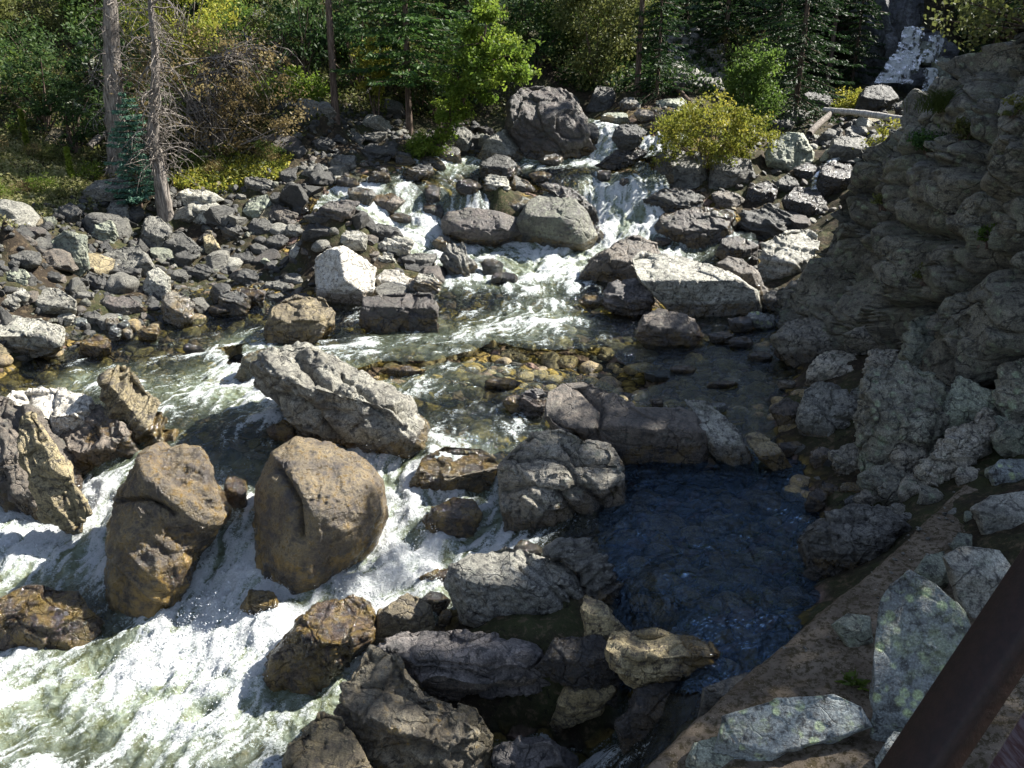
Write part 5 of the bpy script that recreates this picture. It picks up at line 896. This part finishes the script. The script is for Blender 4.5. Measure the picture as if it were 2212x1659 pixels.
# conifers
def con(label,px,py,H,Rb,mt,seed,**k):
    r=empty('conifer',place(px,py)); conifer(r,H,Rb,mt,seed,**k); tag(r,label,'conifer'); return r
con('little blue green spruce between the two dead trees',305,445,2.75,.85,'l_blue',71,dens=3.2,needle=.085,droop=.12)
con('tall fir with bright green sprays right of the bare trunk',885,292,10,2.5,'l_fir',72,h0=.17,needle=.17,droop=.25)
con('bare lower trunk of a tall conifer on the left slope',726,262,10.5,1.9,'l_fir',73,bare=.58)
con('leaning far conifer trunk above the huge dark boulder',1376,205,10,1.8,'l_spruce',74,bare=.6)
DK=[(1418,215,5.5,1.3,'small dark spruce right of the leaning far trunk'),(1715,262,9,2.3,'dark spruce right of the round green bush'),(1785,200,10,2.4,'dark spruce with a bare lower trunk above the log'),(1640,150,8,2.3,'dark spruce left in the far row'),(1565,110,8,2.2,'dark spruce above the far scree'),(1840,185,6,1.4,'short dark spruce right of the bare trunk'),(1730,160,8.5,2.4,'dark spruce in the middle of the far row'),(1480,60,8,2.4,'dark spruce above the left of the scree'),(1665,240,5,1.2,'short dark spruce behind the round green bush'),(2140,140,9,2.0,'dark spruce on the skyline right of the far waterfall'),(1010,120,8.5,2.0,'dark fir above the lime green tree')]
pr={}
for i,(x,y,H,Rb,l) in enumerate(DK):
    key='tall' if H>8 else 'short'
    if x==1785:
        con(l,x,y,H,Rb,'l_spruce',80,bare=.34); continue
    if key not in pr:
        pr[key]=(con(l,x,y,H,Rb,'l_spruce',81+i,h0=.03),H,Rb)
        if key=='tall': pr[key][0]['group']='dark spruces of the far row'
        else: pr[key][0]['group']='short dark spruces'
    else:
        o,H0,R0=pr[key]; copytree(o,place(x,y),i*1.3,(Rb/R0,Rb/R0,H/H0),l,o['group'])
# trees on top of the right wall, beyond the picture: they shade the near pool
for i,(x,y,z,H) in enumerate([(10.8,17.6,4.6,9),(12.2,15.2,6,9),(12,12.2,7,8),(13.6,18.8,5,10),(11.5,9.5,7,8),(13.2,10.8,7,10),(10.4,7.0,6,7)]):
    o,H0,R0=pr['tall']; copytree(o,(x,y,z-1),i,(2.4/R0,2.4/R0,H/H0),['dark spruce outside the picture behind the cliff crest','dark spruce outside the picture above the middle of the cliff','dark spruce outside the picture above the ledge','dark spruce outside the picture far behind the cliff','dark spruce outside the picture above the dirt path','thick dark spruce outside the picture above the ledge end','dark spruce outside the picture nearest the bridge'][i],o['group'])
# alder leaves hanging at the top right
r=empty('alder_branch',UY(2180,20,13.5)); bush(r,(1.0,.7,.5),.0,1,.1,'l_yel',90,stems=0) if 0 else None
rs=np.random.RandomState(91); c=clumps(rs,60,(1.1,.8,.55),.2); a=Acc()
for q in c[::4]: a.add(tube([(1.3,.2,-.9),q*.5+np.array([.5,0,-.2]),q],[.03,.018,.006],5))
a.obj('twigs',M['bark'],r); w=rs.randint(0,60,1500); leafobj('foliage',c[w]+rs.randn(1500,3)*.13,.075,M['l_olive'],r,92,v=rs.rand(60)[w]*.6,asp=.7); tag(r,'alder with scattered yellow green leaves at the top right above the cliff','tree')
# dead trees
def dead(label,pth,rad,seed,ntw,L=.8,droop=.6,right=0.,hz=(0,1),ang=None):
    base=pth[0]; r=empty('dead_tree',base); P=[np.array(q)-base for q in pth]; tag(r,label,'dead tree'); rs=np.random.RandomState(seed)
    n=30; T=np.linspace(0,1,n); pp=np.array([[np.interp(t,np.linspace(0,1,len(P)),[q[k] for q in P]) for k in range(3)] for t in T]); pp[:,:2]+=(np.stack([vnoise(np.stack([T*5,T*0+seed,T*0],1)),vnoise(np.stack([T*5,T*0+seed,T*0+9],1))],1)-.5)*.12
    rr=np.interp(T,np.linspace(0,1,len(rad)),rad); V,F=tube(pp,rr,14); V=V+ (fbm(V*np.array([9,9,1.5])+seed,3,True)[:,None]-.6)*(V-np.repeat(pp,14,0))*.9
    mesh_obj('trunk',V,F,M['dead'],r); a=Acc()
    for i in range(ntw):
        t=rs.uniform(*hz); b=np.array([np.interp(t,T,pp[:,k]) for k in range(3)]); az=rs.uniform(0,6.28) if ang is None else rs.normal(ang,.9); l=L*rs.uniform(.3,1.3); d=np.array([math.cos(az)+right,math.sin(az),rs.uniform(-.2,.5)]); pts=[b];
        for s in range(7):
            d=d+rs.randn(3)*.28+np.array([0,0,-droop*.25]); d/=np.linalg.norm(d); pts.append(pts[-1]+d*l/7)
        r0=.006+.012*l*rs.rand(); a.add(tube(pts,list(np.linspace(r0*1.4,.004,8)),4))
        for q in range(4):
            k=rs.randint(2,7); d2=rs.randn(3); d2[2]-=droop*.6; d2/=np.linalg.norm(d2); m=pts[k]+d2*l*.16; a.add(tube([pts[k],m,m+(d2+rs.randn(3)*.6)*l*.13],[.006,.005,.003],3))
    a.obj('twigs',M['dead'],r); return r
b0=place(262,385); dead('thick dead grey tree trunk left of the little spruce',[b0-[0,0,.2],UY(262,290,b0[1]),UY(250,190,b0[1]),UY(243,80,b0[1]),UY(238,-120,b0[1])],[.30,.23,.20,.17,.1],5,120,.9,.55,hz=(.05,.98))
b1=place(356,468); dead('thin dead tree with drooping twigs right of the little spruce',[b1-[0,0,.2],UY(350,380,b1[1]),UY(333,290,b1[1]),UY(330,180,b1[1]),UY(326,-40,b1[1])],[.17,.14,.12,.09,.04],6,170,1.0,.75,right=.5,hz=(.25,.98))
b2=place(400,350); dead('bare grey bush of arching dead branches right of the thin dead tree',[b2,b2+[.15,0,.8],b2+[.3,.1,1.7],b2+[.9,.1,2.6],b2+[1.6,.1,2.7]],[.06,.05,.045,.03,.02],7,150,1.7,.5,right=1.1,hz=(.2,1))
# mullein stalks and ferny tufts
for px,py,h,l in ((62,330,1.05,'tall yellow green mullein stalk on the left bank'),(155,385,.75,'shorter mullein stalk right of the tall one')):
    r=empty('mullein',place(px,py)); a=Acc(); a.add(tube([(0,0,-.1),(0,0,h*.5),(.02,0,h)],[.02,.018,.008],5)); a.obj('stem',M['l_lime'],r); rs=np.random.RandomState(px); n=700; z=rs.rand(n)*h; rr=.035+.03*(1-z/h); an=rs.rand(n)*6.28
    leafobj('leaves',np.stack([np.cos(an)*rr,np.sin(an)*rr,z],1),.09,M['l_lime'],r,px,v=np.full(n,.9)); tag(r,l,'plant','mullein stalks')
r=empty('grass_tuft',UY(2035,238,12.9)); rs=np.random.RandomState(4); a=Acc()
for i in range(260):
    an=rs.rand()*6.28; l=rs.uniform(.15,.42); o=rs.randn(3)*[.17,.1,.03]; d=np.array([math.cos(an)*.4,math.sin(an)*.4,1]); a.add(tube([o,o+d*l*.5,o+d*l*.8+np.array([math.cos(an),math.sin(an),-.2])*l*.35],[.006,.005,.001],3))
a.obj('blades',M['l_yel'],r); tag(r,'tuft of yellow green grass on the rim of the cliff','grass')
# small plant by the railing
r=empty('plant',Uz(1838,1500,.5)); rs=np.random.RandomState(9); n=46; an=rs.rand(n)*6.28; rr=rs.uniform(.02,.11,n); C=np.stack([np.cos(an)*rr,np.sin(an)*rr,.12-rr*.5+rs.rand(n)*.08],1); D=np.stack([np.cos(an),np.sin(an),.3+0*an],1)
leafobj('leaves',C,.07,M['l_green'],r,9,v=np.full(n,.9),asp=.45,dirs=D); a=Acc(); a.add(tube([(0,0,-.1),(0,0,.08)],[.008,.005],5)); a.obj('stem',M['l_green'],r); tag(r,'small green leafy plant in the gap beside the tall blue grey slab','plant')
# ground cover
def cover(name,label,poly,n,size,mat,seed,h=.12):
    X,Y,Z=scatter(poly,n,seed); rs=np.random.RandomState(seed); C=np.stack([X,Y,Z+rs.rand(len(X))**2*h],1); o=leafobj(name,C,size,M[mat],None,seed); tag(o,label,'ground cover',kind='stuff')
cover('ground_cover','yellow green leafy ground cover on the sunlit left bank',[(-200,240),(60,290),(250,380),(200,440),(60,470),(-200,520)],26000,.09,'l_pale',31)
cover('ground_cover','pale dry herbs and stones at the edge of the rubble left of the thick dead tree',[(-200,380),(60,400),(250,380),(230,440),(60,490),(-200,540)],5000,.08,'l_pale',35)
cover('leaf_litter','dry brown leaf litter and low herbs on the left hillside',[(-300,-100),(1200,-100),(1100,260),(700,260),(560,400),(200,400),(0,300),(-300,300)],60000,.12,'l_olive',32,.3)
cover('low_herbs','yellow and red brown low herbs at the foot of the arching shrub',[(370,350),(640,340),(600,400),(420,420),(370,400)],6000,.09,'l_yel',33,.2)
cover('dark_undergrowth','dark green undergrowth on the far slopes',[(1100,-100),(1900,-100),(1850,200),(1580,220),(1440,220),(1200,190)],40000,.16,'l_dark',34,.4)
# ------------------------------------------------------------------ log, far crags, waterfall, side stream
def log(name,label,a,b,ra,rb,m='silver'):
    A,B2=np.array(a),np.array(b); n=24; T=np.linspace(0,1,n)[:,None]; P=A*(1-T)+B2*T; P[:,2]+=np.sin(T[:,0]*5)*.03; loc=P.mean(0); V,F=tube(P,list(np.linspace(ra,rb,n)),12); V=V+(fbm(V*6,3)[:,None]-.5)*.03
    F=list(map(tuple,F)); o=mesh_obj(name,V,np.array(F),M[m],loc=loc); tag(o,label,'log'); return o
pa=hit(1783,250); log('fallen_log','long bleached log lying across the gully below the far waterfall',UY(1780,238,27.5),UY(2015,264,24.5),.085,.10)
log('fallen_log','short bleached log propped down left from the long log',UY(1748,290,25.6),UY(1795,243,27.2),.10,.09,'dead')
log('fallen_log','grey broken log lying in the undergrowth left of the thick dead tree',place(195,330,.15),place(255,300,.35),.10,.08,'dead')
log('fallen_log','thin dark log lying on the far scree slope',place(1455,195,.1),place(1500,235,.1),.09,.07,'bark')
FC='far crags'
rock('crag','grey sunlit crag above the huge dark boulder','crag','far',[(1030,110),(1000,40),(1010,-40),(1060,-120),(1140,-120),(1165,20),(1150,60),(1120,90),(1080,120)],.6,n=5,amp=.06,strata=.7,sdir=(.8,.1,.5),group=FC,dist=35)
rock('crag','tall dark blue rock wall left of the far waterfall','crag','far',[(1850,185),(1845,60),(1850,-120),(1900,-200),(2000,-200),(1990,40),(1975,110),(1940,170),(1890,195)],.5,n=6,amp=.05,strata=.9,sdir=(.9,.1,.2),group=FC,dist=36.2)
rock('crag','dark mossy rock right of the far waterfall','crag','far',[(1930,205),(1950,150),(1985,60),(2030,70),(2060,110),(2060,200),(2010,225)],.6,n=5,amp=.06,group=FC,dist=35.6)
rock('crag','pale rock in the undergrowth on the left hillside','crag','green',[(130,240),(122,205),(135,188),(160,215),(190,235),(180,255)],.8,amp=.06,group=FC)
rock('crag','pale broken crag on the dark slope at the top','crag','far',[(1840-200,40),(1635,-20),(1660,-60),(1690,-20),(1680,30)],.8,amp=.06,group=FC)
for i,(x,y,w_,h_,D,l) in enumerate([(1945,140,30,26,34.6,'dark wet rock splitting the far waterfall'),(1985,165,44,34,34.2,'dark block right of the foot of the far waterfall'),(1900,185,50,26,34.4,'dark block left of the foot of the far waterfall'),(2000,110,36,44,34.8,'mossy rock between the strands of the far waterfall'),(2035,150,50,60,34.4,'mossy bluff right of the far waterfall'),(1925,95,34,50,35.4,'dark buttress left of the far waterfall')]):
    rock('crag',l,'crag','green' if 'mossy' in l else 'far',blob(x,y,w_,h_,i+60),.8,group=FC,dist=D,n=4,blk=.05)
def ribbon(name,secs,label=None,lift=0):
    S=[(UY(a,y,Y),UY(b,y2,Y)) for a,y,b,y2,Y in secs]; m=len(S); n=34; R=18; V=[];fo=[]
    for i in range((m-1)*R+1):
        t=i/R; k=min(int(t),m-2); f=t-k; A=S[k][0]*(1-f)+S[k+1][0]*f; Bp=S[k][1]*(1-f)+S[k+1][1]*f
        for j in range(n):
            s=j/(n-1); P=A*(1-s)+Bp*s; P=P+np.array([0,-1,.3])*(.10*math.sin(math.pi*s)); V.append(P)
    V=np.array(V); V+= (fbm(V*4,3)[:,None]-.5)*np.array([.1,-.3,.1]); g=fbm(V*np.array([7,7,1.5]),3); sx=np.tile(np.linspace(0,1,n),(m-1)*R+1); f=np.clip(.86+(g-.5)*4.2+(fbm(V*np.array([16,16,5])+9,3)-.5)*3.0-1.3*np.abs(2*sx-1)**2.2,0,1)
    H_n=(m-1)*R+1; idx=np.arange(H_n*n).reshape(H_n,n); F=np.stack([idx[:-1,:-1],idx[:-1,1:],idx[1:,1:],idx[1:,:-1]],-1).reshape(-1,4)
    o=mesh_obj(name,V,F,M['fall'],attrs={'foam':f,'aer':f*.25}); tag(o,kind='structure'); return o
ribbon('waterfall_water',[(1952,58,1998,60,37.7),(1944,84,1992,86,37.4),(1936,108,1986,110,37.2),(1920,128,1990,128,36.9),(1905,152,1984,150,36.5),(1888,180,1970,182,36.1)])
ribbon('waterfall_water',[(2008,76,2044,82,36.9),(2000,104,2036,106,36.7),(1980,134,2022,138,36.5)])
ribbon('waterfall_water',[(1996,146,2026,150,36.4),(1998,172,2030,176,36.2),(1992,196,2024,198,36.0)])
def yat(x,y,d=.25): return float(hit(x,y)[1])-d
ribbon('stream_water',[(1822,327,1860,330,yat(1840,330)),(1795,342,1815,346,yat(1805,345)),(1772,362,1788,368,22.9),(1756,382,1770,388,22.4),(1754,408,1768,412,22.2)])
# stones resting on the path, twigs
def pebbles():
    rs=random.Random(12); Vs=[];Fs=[];b=0; PR=[stone_proto(i+40,1) for i in range(5)]
    poly=[(2150,970),(2000,1120),(1800,1300),(1650,1440),(1480,1590),(1700,1650),(1900,1330),(2060,1190)]
    for i in range(1100):
        x=rs.uniform(1450,2180);y=rs.uniform(960,1659)
        if not inpoly(np.array([x]),np.array([y]),poly)[0]: continue
        p=Uz(x,y,.45+.25*max(0,(x-1500)/700)+.0); P,F=PR[rs.randrange(5)]; s=.007+.034*rs.random()**3; Vs.append(P@np.array(rotm(rs)).T*s+p); Fs.append(F+b); b+=len(P)
    o=mesh_obj('pebbles',np.concatenate(Vs),np.concatenate(Fs),M['lgrey']); tag(o,'small pale pebbles and grit scattered on the dirt path','pebbles',kind='stuff')
pebbles()
for kd in kinds:
    if not kd[2]:
        for c in list(kd[0].children): bpy.data.objects.remove(c)
        bpy.data.objects.remove(kd[0])

rs=np.random.RandomState(3); V,f,fo=SPR[1]; k=np.nonzero((f>.7)&(fo>.75)&(V[:,1]<13))[0]; k=k[rs.randint(0,len(k),16000)]
hx=rs.rand(600,3)*0; cent=V[k]+rs.randn(len(k),3)*np.array([.02,.02,0]); cl_=vnoise(cent*1.7+4); hh=rs.exponential(.06,len(k))*np.clip((cl_-.35)*3.2,0,2); cent[:,2]+=hh+.004
IV,IF=ico(0); sz_=rs.uniform(.002,.005,len(k))+.005*rs.rand(len(k))**6; Vd=(IV[None]*sz_[:,None,None]+cent[:,None,:]).reshape(-1,3); Fd=(IF[None]+(np.arange(len(k))*len(IV))[:,None,None]).reshape(-1,3)
m=NT('spray_drops'); p=m.bsdf((.88,.9,.9),.3); m.l(p.outputs[0],m.out.inputs[0]); o=mesh_obj('spray',Vd,Fd,m.m); tag(o,'white drops of spray thrown up over the rapids','spray',kind='stuff')
# labels that came out alike: tell them apart by their place
from collections import defaultdict
dd=defaultdict(list)
for o in sc.objects:
    if o.parent is None and 'label' in o and o.get('kind') is None: dd[o['label']].append(o)
ORD=['leftmost','second from left','third from left','fourth from left','fifth from left','sixth from left','seventh from left','eighth from left']
for l,L in dd.items():
    if len(L)<2: continue
    L.sort(key=lambda o: float(proj(np.array(o.location))[0])); n=len(L)
    for i,o in enumerate(L):
        o['label']=l+(', left one' if i==0 else ', right one') if n==2 else l+', '+('rightmost' if i==n-1 else ORD[min(i,7)])
